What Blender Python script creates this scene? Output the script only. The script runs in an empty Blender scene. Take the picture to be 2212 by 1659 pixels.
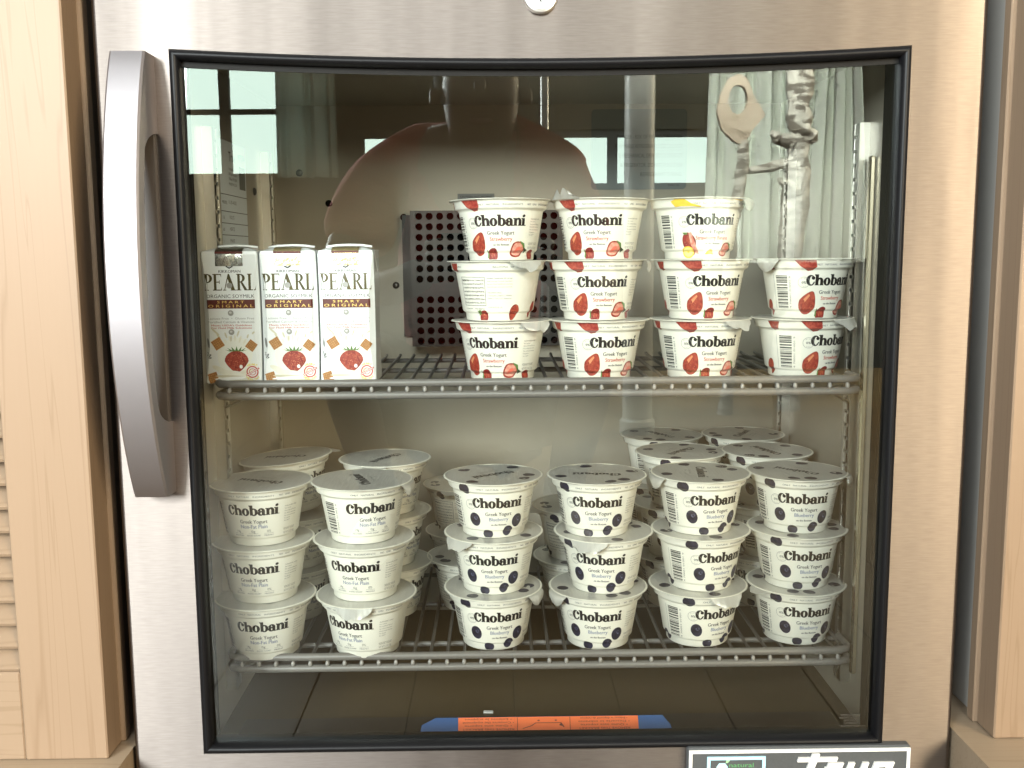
import bpy, math, random
from mathutils import Matrix, Vector
random.seed(7)
PI = math.pi
R = math.radians
sc = bpy.context.scene
col = sc.collection

# ------------------------------------------------------------------ camera
ZC = 0.60                                   # lens height above the floor
cam_d = bpy.data.cameras.new('camera')
cam = bpy.data.objects.new('camera', cam_d)
col.objects.link(cam)
cam_d.sensor_width = 36.0
cam_d.lens = 36.0 * 2150 / 2212
cam_d.clip_start = 0.01
cam_d.clip_end = 100
yaw, pitch, roll = -.0134, -.1295, .0075
M = Matrix.Rotation(yaw, 3, 'Z') @ Matrix.Rotation(pitch, 3, 'X') @ Matrix.Rotation(roll, 3, 'Y')
right, fwd, up = M.col[0], M.col[1], M.col[2]
mw = Matrix((right, up, -fwd)).transposed().to_4x4()
mw.translation = Vector((-.0368, -.8072, ZC))
cam.matrix_world = mw
sc.camera = cam

# ------------------------------------------------------------------ world, lamps, exposure
w = bpy.data.worlds.new('World')
sc.world = w
w.use_nodes = True
bg = w.node_tree.nodes['Background']
bg.inputs[0].default_value = (0.93, 0.90, 0.86, 1)
bg.inputs[1].default_value = 0.33


def area(name, loc, target, sx, sy, power, color):
    d = bpy.data.lights.new(name, 'AREA')
    d.shape = 'RECTANGLE'
    d.size, d.size_y = sx, sy
    d.energy = power
    d.color = color
    o = bpy.data.objects.new(name, d)
    col.objects.link(o)
    o.location = loc
    o.rotation_euler = (Vector(target) - Vector(loc)).to_track_quat('-Z', 'Y').to_euler()
    return o


area('daylight_lamp', (-1.80, -3.2, 1.42), (0, .1, .45), 1.1, 1.1, 150, (0.93, 1.0, 1.0))
area('high_front_fill', (-.15, -3.1, 2.05), (0, .1, .45), 1.7, .6, 62, (.95, 1.0, .98))  # added fill from high in front, brightens cups and upper steel; no window here
area('warm_side_fill', (2.00, -2.8, 1.32), (0, .1, .4), 1.0, 1.1, 82, (1.0, 0.83, 0.57))  # added fill that warms the right side; stands for no known lamp
area('mirrored_room_fill', (.5, -1.7, 2.5), (1.1, -4.0, .9), .6, .6, 130, (.97, 1.0, .93)).data.spread = R(60)  # added fill to brighten the mirrored curtains, column and driftwood; no known fitting
sc.view_settings.view_transform = 'Standard'
sc.view_settings.look = 'None'
sc.view_settings.exposure = 0.72
sc.view_settings.gamma = 1.0
sc.view_settings.use_curve_mapping = False
sc.cycles.use_denoising = True
sc.cycles.max_bounces = 10
sc.cycles.transparent_max_bounces = 16
sc.cycles.caustics_reflective = False
sc.cycles.caustics_refractive = False

# ------------------------------------------------------------------ materials
MATS = {}


def mat(name, color, rough=.5, metal=0., spec=.5, noise=None, bump=None, aniso=0., trans=0., coat=0.):
    """noise = (scale xyz, amount, second colour); bump = (scale xyz, strength)"""
    if name in MATS:
        return MATS[name]
    m = bpy.data.materials.new(name)
    m.use_nodes = True
    nt = m.node_tree
    b = nt.nodes['Principled BSDF']
    b.inputs['Base Color'].default_value = (*color, 1)
    b.inputs['Roughness'].default_value = rough
    b.inputs['Metallic'].default_value = metal
    b.inputs['Specular IOR Level'].default_value = spec
    b.inputs['Coat Weight'].default_value = coat
    if aniso:
        b.inputs['Anisotropic'].default_value = aniso
        b.inputs['Anisotropic Rotation'].default_value = .25
        c = nt.nodes.new('ShaderNodeCombineXYZ')
        c.inputs[0].default_value = 1.0
        nt.links.new(c.outputs[0], b.inputs['Tangent'])

    def tex(scale, detail=4.):
        tc = nt.nodes.new('ShaderNodeTexCoord')
        mp = nt.nodes.new('ShaderNodeMapping')
        mp.inputs['Scale'].default_value = scale
        nt.links.new(tc.outputs['Object'], mp.inputs[0])
        n = nt.nodes.new('ShaderNodeTexNoise')
        n.inputs['Scale'].default_value = 1.
        n.inputs['Detail'].default_value = detail
        nt.links.new(mp.outputs[0], n.inputs['Vector'])
        return n
    if noise:
        n = tex(noise[0])
        rp = nt.nodes.new('ShaderNodeValToRGB')
        rp.color_ramp.elements[0].position = .5 - noise[1]
        rp.color_ramp.elements[1].position = .5 + noise[1]
        rp.color_ramp.elements[0].color = (*color, 1)
        rp.color_ramp.elements[1].color = (*noise[2], 1)
        nt.links.new(n.outputs['Fac'], rp.inputs[0])
        nt.links.new(rp.outputs[0], b.inputs['Base Color'])
    if bump:
        n = tex(bump[0])
        bp = nt.nodes.new('ShaderNodeBump')
        bp.inputs['Strength'].default_value = bump[1]
        bp.inputs['Distance'].default_value = .001
        nt.links.new(n.outputs['Fac'], bp.inputs['Height'])
        nt.links.new(bp.outputs[0], b.inputs['Normal'])
    MATS[name] = m
    return m


def wood(name, c1, c2, axis, fine=1.0):
    """pale maple: long grain along the given axis (0 x, 2 z), growth lines from a distorted wave"""
    if name in MATS:
        return MATS[name]
    m = bpy.data.materials.new(name)
    m.use_nodes = True
    nt = m.node_tree
    b = nt.nodes['Principled BSDF']
    b.inputs['Roughness'].default_value = .42
    b.inputs['Specular IOR Level'].default_value = .22 if axis != 1 else .12
    tc = nt.nodes.new('ShaderNodeTexCoord')
    mp = nt.nodes.new('ShaderNodeMapping')
    s = [60 * fine, 60 * fine, 60 * fine]
    s[axis] = 2.2
    mp.inputs['Scale'].default_value = s
    nt.links.new(tc.outputs['Object'], mp.inputs[0])
    n1 = nt.nodes.new('ShaderNodeTexNoise')
    n1.inputs['Scale'].default_value = .45
    n1.inputs['Detail'].default_value = 3
    n1.inputs['Distortion'].default_value = .6
    nt.links.new(mp.outputs[0], n1.inputs['Vector'])
    n2 = nt.nodes.new('ShaderNodeTexNoise')
    n2.inputs['Scale'].default_value = 6.
    n2.inputs['Detail'].default_value = 5
    nt.links.new(mp.outputs[0], n2.inputs['Vector'])
    # sparse darker growth lines: narrow band of a stretched noise
    mt = nt.nodes.new('ShaderNodeMath')
    mt.operation = 'PINGPONG'
    mt.inputs[1].default_value = .06
    nt.links.new(n1.outputs['Fac'], mt.inputs[0])
    rl = nt.nodes.new('ShaderNodeValToRGB')
    rl.color_ramp.elements[0].position = .0
    rl.color_ramp.elements[0].color = (1, 1, 1, 1)
    rl.color_ramp.elements[1].position = .011
    rl.color_ramp.elements[1].color = (0, 0, 0, 1)
    nt.links.new(mt.outputs[0], rl.inputs[0])
    mx = nt.nodes.new('ShaderNodeMix')
    mx.data_type = 'RGBA'
    nt.links.new(n2.outputs['Fac'], mx.inputs['Factor'])
    mx.inputs['A'].default_value = (*c1, 1)
    mx.inputs['B'].default_value = (*[.88 * a + .12 * b_ for a, b_ in zip(c1, c2)], 1)
    mx2 = nt.nodes.new('ShaderNodeMix')
    mx2.data_type = 'RGBA'
    f = nt.nodes.new('ShaderNodeMath')
    f.operation = 'MULTIPLY'
    f.inputs[1].default_value = .38
    nt.links.new(rl.outputs[0], f.inputs[0])
    nt.links.new(f.outputs[0], mx2.inputs['Factor'])
    nt.links.new(mx.outputs['Result'], mx2.inputs['A'])
    mx2.inputs['B'].default_value = (*c2, 1)
    nt.links.new(mx2.outputs['Result'], b.inputs['Base Color'])
    MATS[name] = m
    return m


steel = mat('brushed_steel', (.225, .196, .178), .42, 1., aniso=.88,
            noise=((70, 70, 900), .25, (.184, .159, .144)), bump=((60, 60, 1100), .05))
_nt = steel.node_tree
_tc = _nt.nodes.new('ShaderNodeTexCoord')
_mp = _nt.nodes.new('ShaderNodeMapping')
_mp.inputs['Scale'].default_value = (16, 16, 1.3)
_n = _nt.nodes.new('ShaderNodeTexNoise')
_n.inputs['Detail'].default_value = 5
_n.inputs['Scale'].default_value = 1
_r = _nt.nodes.new('ShaderNodeMapRange')
_r.inputs['From Min'].default_value, _r.inputs['From Max'].default_value = .3, .7
_r.inputs['To Min'].default_value, _r.inputs['To Max'].default_value = .40, .62
_nt.links.new(_tc.outputs['Object'], _mp.inputs[0])
_nt.links.new(_mp.outputs[0], _n.inputs['Vector'])
_nt.links.new(_n.outputs['Fac'], _r.inputs['Value'])
_nt.links.new(_r.outputs['Result'], _nt.nodes['Principled BSDF'].inputs['Roughness'])
nickel = mat('satin_nickel', (.29, .272, .282), .50, 1., bump=((300, 300, 12), .06))
chrome = mat('zinc_strip', (.70, .69, .66), .28, 1.)
alum = mat('liner_aluminium', (.43, .395, .325), .42, .35, noise=((9, 9, 9), .3, (.40, .365, .30)))
alum_dark = mat('cover_aluminium', (.105, .10, .092), .30, .6)
black = mat('black_vinyl', (.005, .005, .006), .42, 0., .18, bump=((90, 90, 90), .1))
blackin = mat('black_plastic', (.008, .0075, .007), .6, 0., .12)
sill_m = mat('dark_sill', (.05, .042, .034), .4)
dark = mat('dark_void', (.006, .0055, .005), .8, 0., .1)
epoxy = mat('grey_epoxy', (.16, .15, .138), .36)
maple = wood('maple', (.262, .185, .125), (.18, .115, .068), 2)
maple_h = wood('maple_rail', (.262, .188, .128), (.18, .12, .072), 0)
oak = wood('oak_shelf', (.34, .26, .18), (.22, .15, .095), 0, 1.6)
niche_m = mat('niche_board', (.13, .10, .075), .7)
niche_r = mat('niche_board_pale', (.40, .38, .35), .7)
cupwhite = mat('cup_paper', (.84, .82, .725), .34, spec=.5)
foil = mat('foil_lid', (.58, .57, .525), .36, .3, noise=((260, 40, 40), .35, (.51, .50, .46)),
           bump=((320, 60, 60), .8))
ink = mat('ink_black', (.012, .010, .009), .4)
ink_soft = mat('ink_grey', (.11, .11, .11), .5)
ink_pale = mat('ink_pale', (.24, .24, .235), .5)
ink_red = mat('ink_red', (.50, .13, .10), .5)
ink_blue = mat('ink_blue', (.22, .25, .36), .5)
berry = mat('strawberry_print', (.21, .020, .014), .4, noise=((330, 330, 330), .10, (.36, .060, .036)))
berry_dk = mat('strawberry_print_deep', (.16, .010, .010), .4, noise=((300, 300, 300), .14, (.26, .022, .018)))
berry_in = mat('strawberry_flesh', (.50, .15, .10), .4, noise=((240, 240, 240), .12, (.70, .38, .30)))
seed = mat('seed_print', (.66, .26, .13), .5)
leafm = mat('leaf_print', (.07, .15, .035), .5, noise=((400, 400, 400), .2, (.14, .24, .07)))
blueb = mat('blueberry_print', (.010, .009, .017), .4, noise=((190, 190, 190), .16, (.028, .027, .052)))
blueb_hi = mat('blueberry_bloom', (.13, .14, .23), .5, noise=((320, 320, 320), .2, (.03, .03, .06)))
banana = mat('banana_print', (.78, .55, .06), .4, noise=((150, 150, 150), .2, (.66, .43, .04)))
bananain = mat('banana_flesh', (.80, .70, .22), .4)
gold = mat('gold_ink', (.10, .078, .020), .38, .3, noise=((60, 60, 30), .2, (.035, .027, .008)))
gold_lt = mat('gold_print', (.72, .50, .14), .4, .3)
maroon = mat('maroon_print', (.10, .016, .009), .4)
carton_m = mat('carton_board', (.82, .84, .84), .25, coat=.3)
cream = mat('milk_print', (.72, .69, .56), .4, noise=((120, 120, 120), .25, (.82, .81, .74)))
cream_dk = mat('milk_shade_print', (.58, .54, .40), .4)
cereal = mat('cereal_print', (.56, .29, .10), .5, noise=((500, 500, 500), .2, (.38, .17, .05)))
cereal_dk = mat('cereal_line', (.26, .11, .03), .5)
silverfoil = mat('silver_foil', (.62, .60, .54), .22, 1., bump=((180, 180, 180), .5))
goldfoil = mat('gold_foil', (.80, .66, .36), .25, .8, bump=((220, 220, 220), .5))
bead = mat('silver_bead_print', (.34, .33, .31), .3, .5)
yellow_i = mat('yellow_ink', (.75, .60, .06), .5)
label_w = mat('paper_label', (.78, .84, .88), .5)
label_g = mat('grey_label', (.17, .18, .175), .5)
plate_m = mat('plate_grey', (.060, .066, .070), .45, noise=((500, 500, 500), .3, (.075, .08, .085)))
white_p = mat('white_paint', (.84, .84, .82), .4)
sky_ink = mat('pale_blue_paint', (.42, .72, .86), .4)
green_i = mat('green_ink', (.10, .34, .12), .5)
orange_m = mat('orange_sticker', (.85, .16, .035), .45)
blue_m = mat('blue_bracket', (.014, .075, .24), .35)
skin_m = mat('skin', (.20, .11, .075), .5)
shirt_m = mat('red_cotton', (.55, .05, .024), .9, bump=((14, 14, 30), 25.), noise=((40, 40, 40), .2, (.36, .032, .018)))
short_m = mat('dark_cotton', (.03, .03, .035), .9, 0., .1)
hair_m = mat('hair', (.010, .007, .005), .8, 0., .1)
sock_m = mat('white_sock', (.7, .68, .64), .9)
floor_m = wood('floor_planks', (.15, .092, .037), (.09, .054, .022), 1, .4)
wall_m = mat('dark_wall', (.014, .013, .009), .8, 0., .1)
roof_m = mat('porch_boards', (.07, .075, .05), .8)
green_m = mat('hedge', (.16, .24, .10), .8, noise=((6, 6, 6), .15, (.34, .44, .22)))
column_m = mat('painted_column', (.50, .49, .45), .35)
drift_m = mat('driftwood', (.42, .39, .34), .8, noise=((18, 18, 45), .07, (.09, .075, .06)), bump=((60, 60, 90), .8))


def glass_mat():
    m = bpy.data.materials.new('door_glass')
    m.use_nodes = True
    nt = m.node_tree
    nt.nodes.remove(nt.nodes['Principled BSDF'])
    out = nt.nodes['Material Output']
    tr = nt.nodes.new('ShaderNodeBsdfTransparent')
    tr.inputs[0].default_value = (.95, .97, .95, 1)
    gl = nt.nodes.new('ShaderNodeBsdfGlossy')
    gl.inputs['Roughness'].default_value = 0.0
    gl.inputs['Color'].default_value = (.95, 1, .97, 1)
    fr = nt.nodes.new('ShaderNodeFresnel')
    fr.inputs[0].default_value = 1.55
    mt = nt.nodes.new('ShaderNodeMath')
    mt.operation = 'MULTIPLY'
    mt.inputs[1].default_value = 1.9
    nt.links.new(fr.outputs[0], mt.inputs[0])
    mx = nt.nodes.new('ShaderNodeMixShader')
    nt.links.new(mt.outputs[0], mx.inputs[0])
    nt.links.new(tr.outputs[0], mx.inputs[1])
    nt.links.new(gl.outputs[0], mx.inputs[2])
    nt.links.new(mx.outputs[0], out.inputs[0])
    return m


def curtain_mat():
    m = bpy.data.materials.new('sheer_curtain')
    m.use_nodes = True
    nt = m.node_tree
    nt.nodes.remove(nt.nodes['Principled BSDF'])
    out = nt.nodes['Material Output']
    a = nt.nodes.new('ShaderNodeBsdfDiffuse')
    a.inputs[0].default_value = (.80, .80, .74, 1)
    t = nt.nodes.new('ShaderNodeBsdfTranslucent')
    t.inputs[0].default_value = (.72, .76, .68, 1)
    mx = nt.nodes.new('ShaderNodeMixShader')
    mx.inputs[0].default_value = .7
    nt.links.new(a.outputs[0], mx.inputs[1])
    nt.links.new(t.outputs[0], mx.inputs[2])
    nt.links.new(mx.outputs[0], out.inputs[0])
    return m


def emit_mat(name, color, s):
    m = bpy.data.materials.new(name)
    m.use_nodes = True
    nt = m.node_tree
    nt.nodes.remove(nt.nodes['Principled BSDF'])
    e = nt.nodes.new('ShaderNodeEmission')
    e.inputs[0].default_value = (*color, 1)
    e.inputs[1].default_value = s
    nt.links.new(e.outputs[0], nt.nodes['Material Output'].inputs[0])
    return m


# ------------------------------------------------------------------ mesh helpers
class MB:
    def __init__(s):
        s.v, s.f, s.m = [], [], []

    def add(s, verts, faces, mi=0):
        o = len(s.v)
        s.v += [tuple(p) for p in verts]
        s.f += [tuple(i + o for i in f) for f in faces]
        s.m += [mi] * len(faces)

    def box(s, x0, x1, y0, y1, z0, z1, mi=0, bev=0.):
        if bev <= 0:
            v = [(x, y, z) for x in (x0, x1) for y in (y0, y1) for z in (z0, z1)]
            s.add(v, [(0, 1, 3, 2), (4, 6, 7, 5), (0, 4, 5, 1), (2, 3, 7, 6), (0, 2, 6, 4), (1, 5, 7, 3)], mi)
            return
        b = bev                       # chamfered box
        v, idx = [], {}
        for i, x in enumerate((x0, x1)):
            for j, y in enumerate((y0, y1)):
                for k, z in enumerate((z0, z1)):
                    sx, sy, sz = (b, -b)[i], (b, -b)[j], (b, -b)[k]
                    for a, p in enumerate(((x, y + sy, z + sz), (x + sx, y, z + sz), (x + sx, y + sy, z))):
                        idx[i, j, k, a] = len(v)
                        v.append(p)
        f = []
        for i in (0, 1):
            f.append([idx[i, j, k, 0] for j, k in ((0, 0), (0, 1), (1, 1), (1, 0))][::1 if i == 0 else -1])
            f.append([idx[j, i, k, 1] for j, k in ((0, 0), (1, 0), (1, 1), (0, 1))][::1 if i == 0 else -1])
            f.append([idx[j, k, i, 2] for j, k in ((0, 0), (0, 1), (1, 1), (1, 0))][::1 if i == 0 else -1])
        for j in (0, 1):
            for k in (0, 1):
                f.append([idx[0, j, k, 1], idx[1, j, k, 1], idx[1, j, k, 2], idx[0, j, k, 2]])
                f.append([idx[j, 0, k, 0], idx[j, 1, k, 0], idx[j, 1, k, 2], idx[j, 0, k, 2]])
                f.append([idx[j, k, 0, 0], idx[j, k, 1, 0], idx[j, k, 1, 1], idx[j, k, 0, 1]])
        for i in (0, 1):
            for j in (0, 1):
                for k in (0, 1):
                    f.append([idx[i, j, k, a] for a in range(3)])
        s.add(v, f, mi)

    def tube(s, pts, r, n=8, mi=0, caps=True):
        """tube along a polyline"""
        pts = [Vector(p) for p in pts]
        rs = r if isinstance(r, (list, tuple)) else [r] * len(pts)
        v, f = [], []
        prev = None
        for i, p in enumerate(pts):
            t = (pts[min(i + 1, len(pts) - 1)] - pts[max(i - 1, 0)]).normalized()
            a = prev if prev is not None else (Vector((0, 0, 1)) if abs(t.z) < .9 else Vector((1, 0, 0)))
            u = (a - t * a.dot(t)).normalized()
            prev = u
            b = t.cross(u)
            for k in range(n):
                q = 2 * PI * k / n
                v.append(p + (u * math.cos(q) + b * math.sin(q)) * rs[i])
        for i in range(len(pts) - 1):
            for k in range(n):
                f.append((i * n + k, i * n + (k + 1) % n, (i + 1) * n + (k + 1) % n, (i + 1) * n + k))
        if caps:
            f.append(tuple(range(n))[::-1])
            f.append(tuple((len(pts) - 1) * n + k for k in range(n)))
        s.add(v, f, mi)

    def lathe(s, prof, n=32, mi=0, axis='z', at=(0, 0, 0)):
        v, f = [], []
        for r, h in prof:
            for k in range(n):
                q = 2 * PI * k / n
                p = (r * math.cos(q), r * math.sin(q), h) if axis == 'z' else \
                    ((r * math.cos(q), h, r * math.sin(q)) if axis == 'y' else (h, r * math.cos(q), r * math.sin(q)))
                v.append((p[0] + at[0], p[1] + at[1], p[2] + at[2]))
        for i in range(len(prof) - 1):
            for k in range(n):
                f.append((i * n + k, i * n + (k + 1) % n, (i + 1) * n + (k + 1) % n, (i + 1) * n + k))
        s.add(v, f, mi)

    def mesh(s, name, mats, smooth=False, angle=None):
        me = bpy.data.meshes.new(name)
        me.from_pydata(s.v, [], s.f)
        for m in (mats if isinstance(mats, (list, tuple)) else [mats]):
            me.materials.append(m)
        me.polygons.foreach_set('material_index', s.m)
        if smooth:
            me.polygons.foreach_set('use_smooth', [True] * len(me.polygons))
            if angle:
                me.set_sharp_from_angle(angle=R(angle))
        me.update()
        return me

    def build(s, name, mats, parent=None, smooth=False, angle=35):
        return link(name, s.mesh(name, mats, smooth, angle if smooth else None), parent)


def link(name, me, parent=None):
    o = bpy.data.objects.new(name, me)
    col.objects.link(o)
    if parent:
        o.parent = parent
    return o


def empty(name, loc=(0, 0, 0), rz=0.):
    o = bpy.data.objects.new(name, None)
    o.empty_display_size = .05
    col.objects.link(o)
    o.location = loc
    o.rotation_euler = (0, 0, rz)
    return o


def tag(o, label, cat, group=None):
    o['label'] = label
    o['category'] = cat
    if group:
        o['group'] = group
    return o


def box(name, x0, x1, y0, y1, z0, z1, m, parent=None, bev=0.):
    b = MB()
    b.box(x0, x1, y0, y1, z0, z1, 0, bev)
    return b.build(name, m, parent)


def fix_normals(me):
    import bmesh
    bm = bmesh.new()
    bm.from_mesh(me)
    bmesh.ops.recalc_face_normals(bm, faces=bm.faces)
    bm.to_mesh(me)
    bm.free()


# ------------------------------------------------------------------ flat artwork (print), later wrapped on a surface
TEXT = {}


def text_mesh(body):
    if body in TEXT:
        return TEXT[body]
    c = bpy.data.curves.new('lettering', 'FONT')
    c.body = body
    c.size = 1
    c.resolution_u = 2
    c.align_x = 'LEFT'
    o = bpy.data.objects.new('lettering', c)
    col.objects.link(o)
    dg = bpy.context.evaluated_depsgraph_get()
    me = o.evaluated_get(dg).to_mesh()
    v = [(p.co.x, p.co.y) for p in me.vertices]
    f = [tuple(p.vertices) for p in me.polygons]
    o.evaluated_get(dg).to_mesh_clear()
    bpy.data.objects.remove(o)
    bpy.data.curves.remove(c)
    TEXT[body] = (v, f)
    return TEXT[body]


def split_line(pl, ax, c):
    """cut a convex polygon at one grid line"""
    d = [p[ax] - c for p in pl]
    if all(t >= -1e-6 for t in d) or all(t <= 1e-6 for t in d):
        return [pl]
    a, b_ = [], []
    for i, p in enumerate(pl):
        q, e = pl[(i + 1) % len(pl)], d[(i + 1) % len(pl)]
        if d[i] <= 0:
            a.append(p)
        if d[i] >= 0:
            b_.append(p)
        if d[i] * e < 0:
            t = d[i] / (d[i] - e)
            r = (p[0] + (q[0] - p[0]) * t, p[1] + (q[1] - p[1]) * t)
            a.append(r)
            b_.append(r)
    return [a, b_]


def split_grid(pl, gx, gy):
    """cut a print facet so that it can bend round the surface below"""
    x0, x1 = min(p[0] for p in pl), max(p[0] for p in pl)
    y0, y1 = min(p[1] for p in pl), max(p[1] for p in pl)
    out = [pl]
    c = math.ceil(x0 / gx + 1e-6) * gx
    while c < x1:
        if x1 - x0 > gx * .6:
            out = [q for p in out for q in split_line(p, 0, c)]
        c += gx
    for c in gy:
        if y0 < c < y1:
            out = [q for p in out for q in split_line(p, 1, c)]
    return [p for p in out if len(p) >= 3]


class Art:
    """2D print in mm; every primitive has a material and a layer (ink on ink)"""

    def __init__(s):
        s.prims = []
        s.layer = 0

    def add(s, v, f, m):
        s.prims.append((v, f, m, s.layer))
        s.layer += 1

    def poly(s, pts, m):
        c = (sum(p[0] for p in pts) / len(pts), sum(p[1] for p in pts) / len(pts))
        n = len(pts)
        s.add([c] + list(pts), [(0, i + 1, (i + 1) % n + 1) for i in range(n)], m)

    def strip(s, a, b, m):
        n = len(a)
        s.add(list(a) + list(b), [(i, i + 1, n + i + 1, n + i) for i in range(n - 1)], m)

    def rect(s, x0, x1, y0, y1, m, nx=1):
        s.strip([(x0 + (x1 - x0) * i / nx, y0) for i in range(nx + 1)],
                [(x0 + (x1 - x0) * i / nx, y1) for i in range(nx + 1)], m)

    def ell(s, cx, cy, rx, ry, m, rot=0., n=20, jag=0., seed_=0):
        rnd = random.Random(seed_)
        ph = [rnd.uniform(0, 6.28) for _ in range(3)]
        rings = []
        ca, sa = math.cos(rot), math.sin(rot)
        v = [(cx, cy)]
        for k in (.5, 1.):
            for i in range(n):
                q = 2 * PI * i / n
                j = 1 + jag * (math.sin(2 * q + ph[0]) + .6 * math.sin(3 * q + ph[1]))
                x, y = rx * k * j * math.cos(q), ry * k * j * math.sin(q)
                v.append((cx + x * ca - y * sa, cy + x * sa + y * ca))
        f = [(0, 1 + i, 1 + (i + 1) % n) for i in range(n)]
        f += [(1 + i, 1 + n + i, 1 + n + (i + 1) % n, 1 + (i + 1) % n) for i in range(n)]
        s.add(v, f, m)

    def ring(s, cx, cy, r0, r1, m, n=28, a0=0., a1=2 * PI):
        q = [a0 + (a1 - a0) * i / n for i in range(n + 1)]
        s.strip([(cx + r0 * math.cos(a), cy + r0 * math.sin(a)) for a in q],
                [(cx + r1 * math.cos(a), cy + r1 * math.sin(a)) for a in q], m)

    def text(s, body, cx, cy, m, w=None, h=None, rot=0., align='c', flat=1., bold=0.):
        v, f = text_mesh(body)
        x0, x1 = min(p[0] for p in v), max(p[0] for p in v)
        cap = .729
        sx = (w / (x1 - x0)) if w else h / cap
        sy = (h / cap) if h else sx
        sy *= flat
        ox = {'c': -(x0 + x1) / 2, 'l': -x0, 'r': -x1}[align]
        ca, sa = math.cos(rot), math.sin(rot)
        q = []
        for x, y in v:
            x, y = (x + ox) * sx, (y - cap / 2) * sy
            q.append((cx + x * ca - y * sa, cy + x * sa + y * ca))
        s.add(q, f, m)
        if bold:
            s.add([(x + bold, y) for x, y in q], f, m)

    def merge(s, other, dx=0., dy=0., k=1., rot=0., keep=None):
        ca, sa = math.cos(rot), math.sin(rot)
        for v, f, m, l in other.prims:
            s.prims.append(([(dx + k * (x * ca - y * sa), dy + k * (x * sa + y * ca)) for x, y in v], f, m,
                            s.layer + (l if keep is None else min(l, keep))))
        s.layer += 1 + max(l for _, _, _, l in other.prims)

    def flatten_layers(s):
        """renumber: print pieces share a few heights unless they overlap nearby"""
        boxes = []
        out = []
        for v, f, m, l in s.prims:
            bx = (min(p[0] for p in v), max(p[0] for p in v), min(p[1] for p in v), max(p[1] for p in v))
            lv = 0
            for b, k in boxes:
                if b[0] < bx[1] and bx[0] < b[1] and b[2] < bx[3] and bx[2] < b[3]:
                    lv = max(lv, k + 1)
            boxes.append((bx, lv))
            out.append((v, f, m, lv))
        s.prims = out

    def mesh(s, name, fn, gx=None, gy=()):
        """fn(x_mm, y_mm, layer) -> 3D"""
        s.flatten_layers()
        mats = []
        b = MB()
        for v, f, m, l in s.prims:
            if m not in mats:
                mats.append(m)
            mi = mats.index(m)
            for fc in f:
                pl = [v[i] for i in fc]
                for q in (split_grid(pl, gx, gy) if gx else [pl]):
                    b.add([fn(x, y, l) for x, y in q], [tuple(range(len(q)))], mi)
        return b.mesh(name, mats)


def arc(cx, cy, rx, ry, a0, a1, n=16):
    return [(cx + rx * math.cos(R(a0 + (a1 - a0) * i / n)), cy + ry * math.sin(R(a0 + (a1 - a0) * i / n)))
            for i in range(n + 1)]


def wordmark(m):
    """fat soft-serif brand lettering; unit: x-height 100"""
    A = Art()

    def rect(x0, x1, y0, y1):
        A.rect(x0, x1, y0, y1, m)

    def serif(x0, x1, y, h=9):
        A.poly([(x0, y), (x1, y), (x1, y + h * .6), (x1 - 8, y + h), (x0 + 8, y + h), (x0, y + h * .6)], m)
    x = 0
    # C
    A.strip(arc(x + 57, 68, 58, 74, 40, 322, 30), arc(x + 66, 68, 25, 58, 52, 308, 30), m)
    A.ell(x + 91, 101, 22, 23, m, n=16)
    A.poly([(x + 80, 14), (x + 99, 18), (x + 112, 46), (x + 103, 50), (x + 90, 34)], m)
    x += 113
    # h
    rect(x + 8, x + 46, 0, 150)
    A.poly([(x - 5, 150), (x + 8, 150), (x + 8, 130), (x - 5, 140)], m)
    A.strip(arc(x + 70, 58, 43, 48, 180, 0), arc(x + 60, 58, 14, 25, 180, 0), m)
    rect(x + 74, x + 113, 0, 58)
    serif(x - 1, x + 55, 0, 12)
    serif(x + 66, x + 122, 0, 12)
    x += 119
    # o
    A.strip(arc(x + 52, 50, 52, 56, 0, 360, 32), arc(x + 52, 50, 14, 40, 8, 368, 32), m)
    x += 106
    # b
    rect(x + 8, x + 46, 3, 150)
    A.poly([(x - 5, 150), (x + 8, 150), (x + 8, 130), (x - 5, 140)], m)
    A.strip(arc(x + 57, 50, 55, 56, 130, -140, 26), arc(x + 58, 50, 17, 40, 130, -140, 26), m)
    x += 113
    # a
    A.strip(arc(x + 49, 64, 45, 42, 172, 0), arc(x + 42, 60, 13, 27, 165, 0), m)
    A.ell(x + 20, 70, 19, 17, m, n=14)
    rect(x + 55, x + 94, 8, 64)
    A.strip(arc(x + 38, 29, 40, 34, 0, 360, 24), arc(x + 46, 29, 12, 17, 0, 360, 24), m)
    A.poly([(x + 60, 8), (x + 94, 8), (x + 108, 13), (x + 106, 1), (x + 84, -4), (x + 64, 1)], m)
    x += 109
    # n
    rect(x + 8, x + 46, 0, 100)
    A.poly([(x - 5, 104), (x + 8, 104), (x + 8, 84), (x - 5, 93)], m)
    A.strip(arc(x + 70, 58, 43, 48, 180, 0), arc(x + 60, 58, 14, 25, 180, 0), m)
    rect(x + 74, x + 113, 0, 58)
    serif(x - 1, x + 55, 0, 12)
    serif(x + 66, x + 122, 0, 12)
    x += 119
    # i
    rect(x + 8, x + 46, 0, 100)
    A.poly([(x - 5, 104), (x + 8, 104), (x + 8, 84), (x - 5, 93)], m)
    serif(x - 1, x + 55, 0, 12)
    A.ell(x + 30, 133, 22, 17, m, .5, 16)
    A.ell(x + 64, 5, 5, 5, m, n=8)
    return A, x + 55


WORD, WORD_W = wordmark(ink)


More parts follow.
